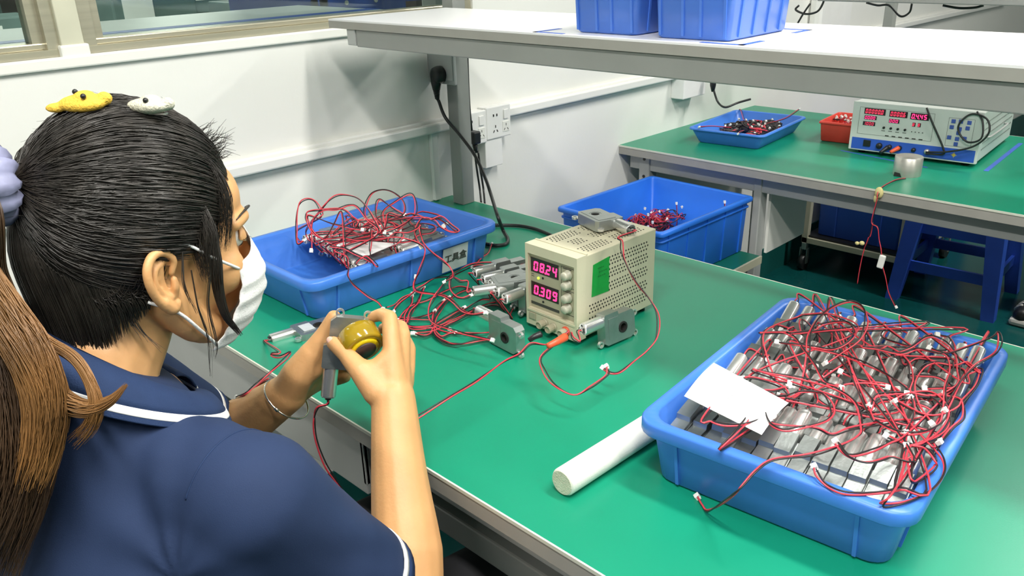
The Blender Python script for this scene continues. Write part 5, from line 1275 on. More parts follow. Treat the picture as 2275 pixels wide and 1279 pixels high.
# ---- face details (the photo shows little of them)
for s in (-1, 1):
    c = H(s*0.031, 0.0745, 0.001)-BASE
    eb = MB().sphere((0, 0, 0), 0.0108, 16, 10).build('eyeball', M['eye_white'], woman); eb.location = c
    ir = MB().sphere((0, 0.0066, -0.003), (0.0052, 0.0056, 0.0052), 12, 8).build('iris', M['hair'], eb)
    ir.rotation_euler = (hp-0.3, 0, hz)
    lid = MB(); vs = []; K = 12
    for j in range(5):
        for i in range(K+1):
            th = PI*(0.02+0.96*i/K); ph = 1.35-j*0.42
            vs.append(HM.to_3x3() @ Vector((0.0128*math.cos(th), 0.0128*math.sin(th)*math.cos(ph), 0.0128*math.sin(th)*math.sin(ph))))
    fs = [(j*(K+1)+i, j*(K+1)+i+1, (j+1)*(K+1)+i+1, (j+1)*(K+1)+i) for j in range(4) for i in range(K)]
    lid.add(vs, fs, True); lo = lid.build('eyelid', M['skin'], woman); lo.location = c
    sol = lo.modifiers.new('t', 'SOLIDIFY'); sol.thickness = 0.001
    ls = MB()
    for i in range(14):
        th = PI*(0.12+0.76*i/13); p = Vector((0.0130*math.cos(th), 0.0130*math.sin(th)*math.cos(0.05), 0.0130*math.sin(th)*math.sin(0.05)))
        q = p+Vector((0.004*math.cos(th), 0.0065*math.sin(th), -0.0015)); 
        ls.tube([HM.to_3x3() @ p, HM.to_3x3() @ q], 1, 3, radii=[0.0004, 0.0001])
    l2 = ls.build('eyelashes', M['hair'], woman); l2.location = c; l2['kind'] = 'stuff'
    br = MB().tube(spline([H(s*0.014, 0.0985, 0.026)-BASE, H(s*0.030, 0.0935, 0.031)-BASE, H(s*0.046, 0.078, 0.029)-BASE, H(s*0.055, 0.066, 0.024)-BASE], 4), 1, 6, radii=[0.0011]*4+[0.0013]*4+[0.0010]*3+[0.0006, 0.0005])
    br.build('eyebrow', M['hair'], woman)

# ---- mask: a pleated shell from the nose bridge to under the chin
mk = MB(); NU, NV = 36, 26; vs = []
MK = {}
for s in (0, 1):
    for j in range(NV+1):
        v_ = j/NV                                   # 0 top .. 1 bottom
        for i in range(NU+1):
            u_ = i/NU*2-1
            halfw = math.radians(62+14*v_)
            th = u_*halfw
            zz = -0.008-0.098*v_+(0.012*(1-abs(u_))**2 if v_ < 0.15 else 0)*(1-v_/0.15 if v_ < 0.15 else 0) - 0.012*abs(u_)*(1-v_)
            prof_y = [0.103, 0.119, 0.121, 0.116, 0.106, 0.086]
            f = v_*(len(prof_y)-1); k = min(int(f), len(prof_y)-2); py = prof_y[k]+(prof_y[k+1]-prof_y[k])*(f-k)
            rx = 0.066+0.006*math.sin(PI*v_)-0.012*v_
            x = rx*math.sin(th); y = 0.020+(py-0.020)*max(0, math.cos(th))**0.85
            pl = 0.0006*(1 if (v_*5) % 1 < 0.5 else -1)*(1 if 0.12 < v_ < 0.88 else 0)
            cr = 0.0016*mnoise.noise(Vector((u_*3, v_*5, 2.0)))
            o_ = (0.0 if s == 0 else 0.0012)+pl+cr
            p = H(x+math.sin(th)*o_, y+math.cos(th)*o_, zz)-BASE
            vs.append(p); 
            if s: MK[(i, j)] = p
q = (NU+1)*(NV+1); fs = []
for s in (0, 1):
    for j in range(NV):
        for i in range(NU):
            a = s*q+j*(NU+1)+i; f = (a, a+1, a+NU+2, a+NU+1); fs.append(f if s == 0 else f[::-1])
rim = [(i, 0) for i in range(NU)]+[(NU, j) for j in range(NV)]+[(i, NV) for i in range(NU, 0, -1)]+[(0, j) for j in range(NV, 0, -1)]
for k in range(len(rim)):
    a = rim[k]; b = rim[(k+1) % len(rim)]; ia = a[1]*(NU+1)+a[0]; ib = b[1]*(NU+1)+b[0]; fs.append((ia, ia+q, ib+q, ib))
mk.add(vs, fs, True)
mask = mk.build('face_mask', M['mask'], woman, True)
for s in (-1, 1):
    ci = NU if s > 0 else 0
    for (jj, ez_, ey_) in ((1, 0.012, 0.0), (NV-2, -0.052, -0.004)):
        e = H(s*0.076, ey_, ez_)-BASE; e2 = H(s*0.068, -0.028, (-0.002 if jj == 1 else -0.040))-BASE
        mid = MK[(ci, jj)].lerp(e, 0.5)+(HM.to_3x3() @ Vector((s*0.006, 0, 0)))
        MB().tube(spline([MK[(ci, jj)], mid, e, e2], 8), 0.0016, 6).build('ear_loop', M['mask'], mask)

# ================================================================ her hair
HC = Vector((0.0, -0.012, 0.028))
HR = Vector((0.083, 0.098, 0.1035))
def hsurf(d, off=0.0):
    """point of the hair surface in direction d from the skull centre (head coordinates)"""
    d = d.normalized()
    k = 1.0/math.sqrt((d.x/HR.x)**2+(d.y/HR.y)**2+(d.z/HR.z)**2)
    return HC+d*(k+off)
TIE = Vector((0.0, -0.112, 0.062))
tied = (TIE-HC).normalized()
rh = random.Random(3)
def HW(p): return HM @ p - BASE
# the cap under the strands
cap = MB(); NU, NV = 96, 60; vs = []; keep = {}
for j in range(NV+1):
    ph = PI*j/NV
    for i in range(NU):
        a = 2*PI*i/NU
        d = Vector((math.sin(ph)*math.cos(a), math.sin(ph)*math.sin(a), math.cos(ph)))
        p = hsurf(d, -0.0045)
        vs.append(HW(p)); keep[(i, j)] = p
def in_hair(p):
    """hairline: forehead, temples, round the ear, nape"""
    x = abs(p.x)
    if p.z > 0.078-0.010*(x/0.05)**2: return True
    if p.y > 0.052-0.20*max(0, 0.055-p.z) and p.z < 0.078 and p.y > 0.030: return p.z > 0.075
    if p.y > -0.002: return p.z > 0.010+ (p.y)*0.9
    if p.y > -0.030: return p.z > 0.008
    return p.z > -0.072
fs = []
for j in range(NV):
    for i in range(NU):
        q4 = [(i, j), (i, j+1), ((i+1) % NU, j+1), ((i+1) % NU, j)]
        if all(in_hair(keep[k]) for k in q4): fs.append([k[1]*NU+k[0] for k in q4])
cap.add(vs, fs, True)
hair = cap.build('hair', M['hair'], woman, False)
sol = hair.modifiers.new('t', 'SOLIDIFY'); sol.thickness = 0.004; sol.offset = -1
# strands combed back to the tie
import numpy as np
SP, SRD = [], []
def strand(d0, off0, r=0.00045, wob=0.0014, n=14, lift=0.0):
    a0 = d0.normalized(); ang = a0.angle(tied)
    w1, w2, w3 = rh.uniform(0, 6), rh.uniform(0, 6), rh.uniform(3, 9)
    pts = []
    for k in range(n):
        t = k/(n-1)
        dd = tied if ang < 1e-3 else (a0*math.sin((1-t)*ang)+tied*math.sin(t*ang))/math.sin(ang)
        sag = Vector((0, 0, -0.30*math.sin(PI*t)*min(1, ang)*max(0, abs(a0.x))))
        env = math.sin(PI*t)
        p = hsurf((dd+sag*0.5), off0+lift*env+wob*math.sin(w1+t*w3)*env)
        p = p.lerp(TIE, max(0, (t-0.84)/0.16)**1.5*0.8)
        p = HM @ (p+Vector((wob*math.sin(w2+t*4), 0, wob*math.cos(w2+t*w3)))*env)-BASE
        pts.append((p.x, p.y, p.z))
    SP.append(pts); SRD.append([r*0.5]+[r]*(n-2)+[r*0.8])
cnt = 0
while cnt < 6500:
    d = Vector((rh.gauss(0, 1)+0.25, rh.gauss(0, 1), rh.gauss(0, 1))).normalized()
    p = hsurf(d)
    if not in_hair(p): continue
    strand(d, rh.uniform(-0.0035, 0.0018), r=rh.uniform(0.00032, 0.00060), wob=rh.uniform(0.0003, 0.0026)); cnt += 1
def root_line(n, fn, jit=0.004):
    for i in range(n):
        d = fn(rh.random())+Vector((rh.gauss(0, jit), rh.gauss(0, jit), rh.gauss(0, jit)))
        strand(d-HC, rh.uniform(-0.007, -0.001), r=rh.uniform(0.00022, 0.00045), wob=rh.uniform(0.0003, 0.0018))
root_line(700, lambda t: Vector((-0.055+0.11*t, 0.083, 0.072-0.012*abs(t-0.5)*2)), 0.005)
root_line(900, lambda t: Vector((0.056+0.018*t, 0.062-0.060*t, 0.060-0.056*t)), 0.006)
root_line(500, lambda t: Vector((0.080, -0.018-0.022*t, -0.024-0.050*t)), 0.004)
strand_mesh('strands', SP, SRD, M['hair'], hair)
# hair swept up from the nape to the tie, over the back of the neck
SP, SRD = [], []
for i in range(2600):
    a = rh.uniform(-1.75, 1.75); dp = rh.uniform(-0.004, 0.0015); zb_ = -0.128+0.080*(abs(a)/1.6)**1.4; zr = zb_+rh.random()**1.3*0.055
    sa, ca = math.sin(a), math.cos(a)
    f = max(0, (zr+0.118)/0.058)
    R0 = 0.053+dp+0.012*f
    k0 = Vector((R0*sa, -0.026-R0*ca, zr)); k1 = Vector(((0.066+dp)*sa, -0.030-(0.070+dp)*ca, -0.048+0.3*(zr+0.09))); k2 = Vector(((0.062+dp)*sa*0.9, -0.040-(0.074+dp)*max(0.2, ca), 0.0)); 
    P = spline([k0, k1, k2, TIE+Vector((0.010*sa, 0.004, -0.006))], 4)
    SP.append([tuple(HM @ p-BASE) for p in P]); r = rh.uniform(0.0003, 0.00055); SRD.append([r*0.3]+[r]*(len(P)-1))
strand_mesh('nape_hair', SP, SRD, M['hair'], hair)
cb_ = MB(); vs = []; n = 28
for j in range(9):
    f = j/8
    for i in range(n):
        a = -1.75+3.5*i/(n-1); sa, ca = math.sin(a), math.cos(a)
        k0 = Vector((0.050*sa, -0.026-0.050*ca, -0.112+0.080*(abs(a)/1.6)**1.4)); k1 = Vector((0.062*sa, -0.030-0.066*ca, -0.048)); k2 = Vector((0.058*sa, -0.036-0.070*max(0.2, ca), 0.0)); k3 = TIE+Vector((0.01*sa, 0.012, -0.008))
        p = spline([k0, k1, k2, k3], 8)[min(24, int(f*20))]
        vs.append(HM @ p-BASE)
cb_.add(vs, [(j*n+i, (j+1)*n+i, (j+1)*n+i+1, j*n+i+1) for j in range(8) for i in range(n-1)], True)
cb_.build('nape_cap', M['hair'], hair)

def lock(name, path, n, r0, spread, material, parent, seed=1, taper=0.25, rs=(0.0005, 0.0009), wob=0.002, flat=1.0):
    """a bundle of strands along a path given in world space"""
    rr_ = random.Random(seed)
    P = spline(path, 8); K = len(P)
    N = []; nn = (P[1]-P[0]).orthogonal().normalized()
    for i in range(K):
        t = (P[min(i+1, K-1)]-P[max(i-1, 0)]).normalized(); nn = (nn-t*nn.dot(t)).normalized(); N.append((nn.copy(), t.cross(nn)))
    A, R_ = [], []
    for s in range(n):
        a = rr_.uniform(0, 2*PI); q = math.sqrt(rr_.random()); w = rr_.uniform(0, 6); e = rr_.uniform(0.75, 1.0)
        pts = []; r = rr_.uniform(*rs); rl = []
        for i in range(K):
            g = i/(K-1)*e; x_ = g*(K-1); i0 = min(int(x_), K-2); fr = x_-i0
            f = g; R = r0*(spread[0]+(spread[1]-spread[0])*min(1, f*2) if f < 0.5 else spread[1]+(spread[2]-spread[1])*(f-0.5)*2)
            aa = a+0.6*math.sin(w+f*3)
            n0, n1 = N[i0]
            p = P[i0].lerp(P[i0+1], fr)+n0*(R*q*math.cos(aa)+wob*math.sin(w*2+f*9)*f)+n1*(R*q*math.sin(aa)*flat)-BASE
            pts.append((p.x, p.y, p.z)); rl.append(r*(1-(1-taper)*(i/(K-1))**2))
        A.append(pts); R_.append(rl)
    return strand_mesh(name, A, R_, material, parent)
tw = HM @ TIE
# ponytail
PT = [tw, tw+Vector((0.002, -0.040, 0.006)), (0.8493,-0.3934,1.1707), (0.8429,-0.4045,1.1238), (0.8509,-0.4068,1.0800), (0.8724,-0.4073,1.0348), (0.8876,-0.4178,0.9911), (0.8917,-0.4353,0.9545), (0.8901,-0.4585,0.9182), (0.8889,-0.4793,0.8851)]
lock('ponytail', PT, 1900, 0.040, (0.35, 0.9, 1.0), M['hair_mid'], hair, 4, wob=0.003, rs=(0.0004, 0.0008))
PT2 = [tw+Vector((0.01, -0.02, 0.0)), (0.8576,-0.3975,1.1625), (0.8680,-0.3993,1.1287), (0.8862,-0.3937,1.0940), (0.9092,-0.3900,1.0611), (0.9210,-0.3916,1.0302), (0.9257,-0.4017,1.0000), (0.9222,-0.4184,0.9648)]
lock('ponytail_lights', PT2, 1000, 0.019, (0.4, 0.9, 0.8), M['hair_brown'], hair, 9, wob=0.003, rs=(0.0004, 0.0008))
PT3 = [(0.8885,-0.3825,1.0830), (0.9048,-0.3741,1.0694), (0.9218,-0.3640,1.0573), (0.9351,-0.3605,1.0405), (0.9436,-0.3627,1.0223), (0.9411,-0.3701,1.0061), (0.9326,-0.3839,0.9923)]
lock('loose_lock', PT3, 150, 0.0045, (1.0, 1.0, 1.6), M['hair_brown'], hair, 12, wob=0.001, rs=(0.0003, 0.0006))
PT4 = [(0.9092,-0.3858,1.0394), (0.9240,-0.3801,1.0264), (0.9395,-0.3683,1.0199), (0.9505,-0.3539,1.0253), (0.9567,-0.3405,1.0374)]
lock('loose_lock', PT4, 200, 0.0090, (1.3, 0.8, 0.12), M['hair_brown'], hair, 14, wob=0.0005, rs=(0.0003, 0.0006))
# scrunchie
sc = MB(); n1, n2 = 40, 14; vs = []
tdir = Vector((0.05, -1, 0.12)).normalized(); sm = frame(tw+Vector((0.002, -0.016, 0.002))-BASE, tdir.orthogonal(), tdir)
for i in range(n1):
    a = 2*PI*i/n1
    for j in range(n2):
        b = 2*PI*j/n2
        rr_ = 0.0155*(1+0.16*math.sin(a*11+math.sin(b)*0.8)+0.08*math.sin(a*17+b))
        vs.append(sm @ Vector(((0.020+rr_*math.cos(b))*math.cos(a), (0.020+rr_*math.cos(b))*math.sin(a), 1.15*rr_*math.sin(b))))
sc.add(vs, [(i*n2+j, ((i+1) % n1)*n2+j, ((i+1) % n1)*n2+(j+1) % n2, i*n2+(j+1) % n2) for i in range(n1) for j in range(n2)], True)
so = sc.build('scrunchie', M['scrunchie'], woman, True); so['label'] = 'lavender-grey gathered hair tie'
# side lock in front of the ear, hanging over cheek and mask
L1 = [(0.7959,-0.1965,1.1780), (0.8370,-0.2000,1.1435), (0.8600,-0.2078,1.1145), (0.8687,-0.2134,1.0823), (0.8731,-0.2173,1.0527), (0.8755,-0.2148,1.0268), (0.8774,-0.2045,1.0045)]
lock('side_lock', L1, 300, 0.0075, (0.15, 0.95, 0.40), M['hair'], hair, 21, wob=0.0006, flat=0.5, rs=(0.0003, 0.0006))
L2 = [(0.8534,-0.2257,1.1605), (0.8685,-0.2217,1.1285), (0.8764,-0.2250,1.0964), (0.8796,-0.2271,1.0667)]
lock('side_lock', L2, 260, 0.0150, (0.4, 1.0, 0.5), M['hair'], hair, 22, wob=0.0010, flat=0.4, rs=(0.00018, 0.00035))
L3 = [(0.8443,-0.2049,1.1800), (0.8548,-0.1970,1.1546), (0.8617,-0.1975,1.1212), (0.8671,-0.2051,1.0886)]
lock('temple_hair', L3, 300, 0.0150, (0.5, 1.0, 0.5), M['hair'], hair, 23, wob=0.0010, flat=0.4, rs=(0.00016, 0.00032))
for i, pth in enumerate(([(0.8528,-0.2808,1.0894), (0.8554,-0.2913,1.0672), (0.8654,-0.2917,1.0415), (0.8821,-0.2810,1.0181)], [(0.8830,-0.2431,1.0858), (0.8863,-0.2446,1.0517), (0.8873,-0.2414,1.0188), (0.8832,-0.2436,0.9754)], [(0.8788,-0.2464,1.1030), (0.8861,-0.2527,1.0721), (0.8911,-0.2481,1.0453)], [(0.8798,-0.2241,1.0793), (0.8800,-0.2328,1.0459), (0.8815,-0.2330,1.0091), (0.8807,-0.2367,0.9911)], [(0.8537,-0.2843,1.0820), (0.8583,-0.2971,1.0524), (0.8752,-0.2908,1.0264)])):
    lock('loose_lock', pth, 7, 0.0015, (0.5, 1.0, 1.5), M['hair'], hair, 30+i, wob=0.001, rs=(0.0003, 0.0005))
# short flyaway hairs above the forehead
fl = MB()
for i in range(75):
    t = rh.random(); d = Vector((rh.uniform(-0.02, 0.06), 0.085-0.012*t, 0.062+0.022*t)); p = hsurf(d-HC*0, -0.002)
    g = Vector((rh.uniform(-0.2, 0.9), rh.uniform(0.6, 1.3), rh.uniform(0.1, 1.3))).normalized(); L_ = rh.uniform(0.008, 0.028)
    b = Vector((rh.uniform(-1, 1), rh.uniform(-0.6, 0.2), rh.uniform(-1.0, 0.6)))*0.35*L_
    fl.tube([HW(p), HW(p+g*L_*0.5), HW(p+g*L_+b)], 1, 3, cap=False, radii=[0.0004, 0.0003, 0.00012])
for i in range(60):
    d = Vector((rh.gauss(0, 1), rh.gauss(0, 1)-0.4, abs(rh.gauss(0, 1)))).normalized(); p = hsurf(d, 0.0)
    if not in_hair(p): continue
    g = (d+Vector((rh.uniform(-1, 1), rh.uniform(-1.5, 0), rh.uniform(-0.5, .5)))*0.8).normalized(); L_ = rh.uniform(0.006, 0.018)
    fl.tube([HW(p), HW(p+g*L_*0.5), HW(p+g*L_+Vector((0, -0.004, -0.003)))], 1, 3, cap=False, radii=[0.0003, 0.0002, 0.0001])
o = fl.build('flyaway_hairs', M['hair'], hair); o['kind'] = 'stuff'

# ---- two felt hair clips on the crown
def clip(name, d, yaw, material, beak, label, eyes):
    d = Vector(d); p = HM @ hsurf(d, 0.003); nz = (HM.to_3x3() @ d).normalized()
    xa = Vector((math.cos(yaw), math.sin(yaw), 0))
    t = empty(name, (0, 0, 0), (0, 0, 0), label, 'hair clip'); t.matrix_world = frame(p, xa, nz)
    mb = MB(); mb.sphere((0, 0, 0.004), (0.0215, 0.0125, 0.0070), 18, 10)
    mb.sphere((0.002, 0.002, 0.009), (0.010, 0.008, 0.005), 14, 9)
    mb.sphere(beak, (0.010, 0.006, 0.004), 12, 8); mb.sphere((0.018, 0.004, 0.006), (0.007, 0.006, 0.006), 12, 8)
    o = fuse(mb, 'felt_body', material, t, 0.0016, 3, 0.5)
    for e in eyes: MB().sphere(e, 0.0024, 10, 8).build('bead_eye', M['black'], t)
    MB().box((-0.016, -0.003, -0.003), (0.018, 0.003, -0.0015)).build('clip_base', M['steel'], t)
    return t
clip('hair_clip', (0.10, -0.36, 0.9), 0.75, M['felt_yellow'], (-0.022, -0.004, 0.002), 'yellow felt hair clip with two black bead eyes on her crown', [(-0.005, 0.003, 0.0130), (0.006, -0.0060, 0.0125)])
clip('hair_clip', (0.32, 0.06, 0.9), 0.45, M['felt_cream'], (-0.019, 0.006, 0.004), 'cream felt hair clip with a dark dot beside the yellow one', [(0.006, -0.0085, 0.0100)])

# ================================================================ polo shirt, trousers, bracelet
sh_ = Vol()
def torso_slice(c, rx, ry, n=28):
    k = max(0, min(1, (c[2]-0.92)/0.06))*0.75
    return [(c[0]+rx*math.cos(2*PI*i/n), c[1]+ry*math.sin(2*PI*i/n), c[2]-k*ry*math.sin(2*PI*i/n)) for i in range(n)]
TS = [((0.790, -0.325, 0.56), 0.150, 0.115), ((0.792, -0.330, 0.64), 0.146, 0.112), ((0.796, -0.335, 0.72), 0.152, 0.115), ((0.800, -0.338, 0.79), 0.165, 0.118), ((0.802, -0.335, 0.85), 0.172, 0.114), ((0.802, -0.328, 0.90), 0.155, 0.098), ((0.805, -0.318, 0.935), 0.128, 0.092), ((0.808, -0.314, 0.962), 0.104, 0.084), ((0.811, -0.312, 0.986), 0.083, 0.075), ((0.812, -0.312, 1.004), 0.070, 0.064)]
rings(sh_, [torso_slice(*s) for s in TS], True, True)
SRs = SR+Vector((0.002, 0.004, -0.004)); SLs = SL
sh_.ball(SRs, 0.061); sh_.ball(SLs, 0.060)
sh_.limb([Vector((0.82, -0.330, 0.950)), Vector((0.87, -0.315, 0.918)), SRs], [0.046, 0.054, 0.060]); sh_.limb([Vector((0.79, -0.330, 0.950)), Vector((0.73, -0.310, 0.920)), SLs], [0.046, 0.054, 0.060])
CR = SR.lerp(ER, 0.64); CL = SL.lerp(EL, 0.72)
sh_.limb([SRs+Vector((-0.01, -0.015, -0.03)), Vector((0.885, -0.345, 0.82))], [0.058, 0.066])
sh_.tube([SRs, SRs.lerp(CR, 0.5), CR], 1, 24, radii=[0.060, 0.059, 0.061])
sh_.tube([SLs, SLs.lerp(CL, 0.5), CL], 1, 24, radii=[0.063, 0.060, 0.057])
shirt = fuse(sh_, 'polo_shirt', M['polo'], woman, 0.0045, 16, 0.7, INV)
# soft folds pushed into the cloth
_nv = len(shirt.data.vertices); _no = np.empty(_nv*3, dtype=np.float32); shirt.data.vertices.foreach_get('normal', _no); _no = _no.reshape(-1, 3)
_co = np.empty(_nv*3, dtype=np.float32); shirt.data.vertices.foreach_get('co', _co); _co = _co.reshape(-1, 3)
for vi in range(_nv):
    p = Vector(_co[vi].tolist())+BASE
    d = Vector(_no[vi].tolist())
    f = mnoise.noise(Vector((p.x*9+3, p.y*9, p.z*14)))*0.0035
    # drag folds radiating from the right armpit and shoulder
    q = p-Vector((0.90, -0.26, 0.86)); rr_ = q.length
    a = math.atan2(q.z, q.y+q.x)
    f += 0.0030*math.sin(a*9+rr_*30)*math.exp(-(rr_/0.13)**2)
    q = p-SR.lerp(CR, 0.6); f += 0.0024*math.sin((q.z*0.8+q.y*0.5-q.x*0.6)*120)*math.exp(-(q.length/0.07)**2)
    _co[vi] += np.array(d*f, dtype=np.float32)
shirt.data.vertices.foreach_set('co', _co.ravel()); shirt.data.update()
# sleeve hems with a white and a navy stripe
def band(c, ax, r, w, material, name, parent, n=36, th=0.0022, sq=1.0):
    ax = Vector(ax).normalized(); t = ax.orthogonal().normalized(); u = ax.cross(t); vs = []
    for (dw, rr_) in ((0, r), (w, r), (w, r-th), (0, r-th)):
        for i in range(n):
            a = 2*PI*i/n; vs.append(Vector(c)+ax*dw+t*(rr_*math.cos(a))+u*(rr_*math.sin(a)*sq)-BASE)
    fs = [(k*n+i, k*n+(i+1) % n, ((k+1) % 4)*n+(i+1) % n, ((k+1) % 4)*n+i) for k in range(4) for i in range(n)]
    return MB().add(vs, fs, True).build(name, material, parent, True)
axr = (ER-SR).normalized(); axl = (EL-SL).normalized()
for c, ax, r in ((CR, axr, 0.0605), (CL, axl, 0.0565)):
    band(c-ax*0.012, ax, r+0.0010, 0.007, M['white_rib'], 'cuff_stripe', shirt)
    band(c-ax*0.005, ax, r+0.0006, 0.013, M['polo_collar'], 'cuff', shirt)
# collar: a flat band standing round the neck and folded down, with a white edge stripe
NCc = Vector((0.812, -0.306, 0.0)); 
def collar_pt(a, k):
    """a: angle round the neck (0 = front), k: 0 top of fold .. 1 outer edge"""
    fr = (1+math.cos(a))/2                       # 1 at the front
    z_top = 1.064-0.124*fr
    rt_ = 0.0695
    drop = 0.036
    out = 0.020+0.018*abs(math.sin(a))
    r_ = rt_+out*k+0.004*math.sin(PI*k)
    z = z_top-drop*(k**1.25)+0.004*math.sin(PI*k)
    return Vector((NCc.x+math.sin(a)*r_, NCc.y+math.cos(a)*r_*0.96, z))
def collar_strip(k0, k1, material, name, lift=0.0, a0=0.30, n=60, m=7):
    vs = []
    for s in (0, 1):
        for i in range(n+1):
            a = a0+(2*PI-2*a0)*i/n
            for j in range(m+1):
                k = k0+(k1-k0)*j/m; p = collar_pt(a, k)
                rad = Vector((math.sin(a), math.cos(a), 1.2)).normalized()
                vs.append(p+rad*(lift+0.0022*s)-BASE)
    q = (n+1)*(m+1); fs = []
    for s in (0, 1):
        for i in range(n):
            for j in range(m):
                b = s*q+i*(m+1)+j; f = (b, b+1, b+m+2, b+m+1); fs.append(f if s else f[::-1])
    for i in range(n):
        for j in (0, m):
            b = i*(m+1)+j; fs.append((b, b+m+1, b+m+1+q, b+q))
    for i in (0, n):
        for j in range(m):
            b = i*(m+1)+j; fs.append((b, b+1, b+1+q, b+q))
    return MB().add(vs, fs, True).build(name, material, shirt, True)
collar_strip(0.0, 0.80, M['polo_collar'], 'collar'); collar_strip(0.80, 0.93, M['white_rib'], 'collar_stripe', 0.0006); collar_strip(0.93, 1.02, M['polo_collar'], 'collar_edge')
# inside stand of the collar
vs = []; n = 60
for s in (0, 1):
    for i in range(n+1):
        a = 0.30+(2*PI-0.60)*i/n
        for z_, r_ in ((0.0, 0.0685), (-0.045, 0.067)):
            fr = (1+math.cos(a))/2; vs.append(Vector((NCc.x+math.sin(a)*(r_-0.002*s), NCc.y+math.cos(a)*(r_-0.002*s)*0.96, 1.064-0.124*fr+z_))-BASE)
q = 2*(n+1); fs = []
for s in (0, 1):
    for i in range(n):
        b = s*q+i*2; f = (b, b+1, b+3, b+2); fs.append(f if s == 0 else f[::-1])
MB().add(vs, fs, True).build('collar_stand', M['polo_collar'], shirt, True)
# shoulder seam of the right sleeve, a faint raised line found on the cloth itself
_bvh = None
from mathutils.bvhtree import BVHTree
_bvh = BVHTree.FromPolygons([Vector(c) for c in _co.tolist()], [list(p.vertices) for p in shirt.data.polygons])
seam = []
for i in range(26):
    a = -1.9+2.9*i/25
    t1_ = Vector((0, 0, 1)); ax_ = (SR-Vector((0.80, -0.33, 0.93))).normalized(); u_ = ax_.cross(t1_).normalized(); w_ = u_.cross(ax_)
    c_ = SR-ax_*0.018-Vector((0, 0, 0.01)); d_ = u_*math.sin(a)+w_*math.cos(a)
    h_ = _bvh.ray_cast(c_+d_*0.25-BASE, -d_)
    if h_[0] is not None: seam.append(h_[0]+h_[1]*0.0001)
if len(seam) > 3: MB().tube(spline(seam, 3), 0.0009, 6).build('sleeve_seam', M['polo_collar'], shirt)
# trousers and shoes
tr = Vol()
for s in (-1, 1):
    hip = Vector((0.79+s*0.085, -0.32, 0.505)); kn = Vector((0.79+s*0.10, 0.08, 0.505)); an = Vector((0.79+s*0.11, 0.06, 0.11))
    tr.limb([hip, hip.lerp(kn, 0.5), kn], [0.092, 0.080, 0.064]); tr.limb([kn, kn.lerp(an, 0.4), an], [0.062, 0.060, 0.050])
tr.ball((0.79, -0.33, 0.54), (0.155, 0.12, 0.09))
fuse(tr, 'trousers', M['trousers'], woman, 0.007, 4, 0.6, INV)
for s in (-1, 1):
    an = Vector((0.79+s*0.11, 0.06, 0.0))
    v = Vol(); v.limb([an+Vector((0, -0.03, 0.055)), an+Vector((0, 0.05, 0.045)), an+Vector((0, 0.16, 0.030))], [0.046, 0.044, 0.030])
    shoe = fuse(v, 'shoe', M['black'], woman, 0.006, 3, 0.6, INV)
    sv = MB().box((an.x-0.043, an.y-0.075, 0.001), (an.x+0.043, an.y+0.190, 0.018), 0.008); so_ = sv.build('sole', M['shoe_white'], shoe); so_.location = -BASE
# bangle on the left wrist
axb = (WL-EL).normalized(); cb = Vector((0.6999,-0.0762,0.8086)); t1 = axb.orthogonal().normalized(); t2 = axb.cross(t1)
t1 = (Vector((0.3, -0.6, 1.0))-axb*Vector((0.3, -0.6, 1.0)).dot(axb)).normalized(); t2 = axb.cross(t1)
bg = empty('bangle', tuple(cb), label='thin silver bangle on the left wrist of the woman', cat='bracelet')
pts = [t1*(0.033*math.cos(a))+t2*(0.031*math.sin(a))+axb*(0.010*math.sin(a)) for a in [2*PI*i/40 for i in range(40)]]
MB().tube(pts, 0.0013, 8, closed=True).build('ring', M['silver'], bg)
k0 = pts[6]
MB().tube([k0-(pts[7]-pts[5]).normalized()*0.003, k0+(pts[7]-pts[5]).normalized()*0.003], 0.0024, 8).build('coil', M['silver'], bg)

# ---- the motor she holds and the amber dial on it
hu = (Vector((0.7559,-0.0139,0.9303))-Vector((0.7583,-0.0412,0.8280))).normalized()      # local x: up to the lugs
hl_ = Vector((0.7559,-0.0139,0.9303))-Vector((0.7757,0.0143,0.9284))                    # local z: towards the left hand
fr_ = frame((0, 0, 0), hu, hl_)
org = Vector((0.7555,-0.0152,0.9287))-fr_ @ Vector((0.0725, 0, 0.036))
hm = Matrix.Translation(org) @ fr_
motor(hm, 'zinc gear motor held in both hands with lugs uppermost', None, [(0.7497,-0.0612,0.8089), (0.7422,-0.0643,0.7905), (0.7426,-0.0660,0.7608), (0.7514,-0.0629,0.7250), (0.7608,-0.0547,0.6968), (0.7710,-0.0460,0.6681), (0.7821,-0.0398,0.6335)], conn=False, seed=0.6)
hc = hm @ Vector((0.040, -0.009, 0.022))
nrm = (hm.to_3x3() @ Vector((0, -1, 0))).normalized()
dtarget = (Vector((0.8188,-0.0205,0.8897))-Vector((0.7862,-0.0124,0.9069))).normalized()
dc = Vector((0.7871,-0.0134,0.9038))
dl = empty('dial', tuple(dc), label='translucent amber resin dial with a dark hub between her thumb and finger', cat='dial')
dm = frame((0, 0, 0), dtarget.orthogonal(), dtarget)
def dlathe(name, prof, material):
    return MB().lathe(prof, 40, dm).build(name, material, dl)
dlathe('rim', [(0.0, -0.006), (0.0240, -0.006), (0.0262, -0.004), (0.0266, 0.008), (0.0262, 0.0185), (0.0245, 0.0205), (0.0195, 0.0205), (0.0185, 0.0170)], M['amber'])
dlathe('inner_face', [(0.0, 0.0165), (0.0185, 0.0165), (0.0185, 0.0215), (0.0150, 0.0225), (0.0, 0.0225)], M['amber_lit_tone'])  # yellow ring stands for the lit inner wall, light put into its colour
dlathe('hub', [(0.0, 0.022), (0.0135, 0.022), (0.0140, 0.0235), (0.0135, 0.0250), (0.0, 0.0250)], M['hub'])

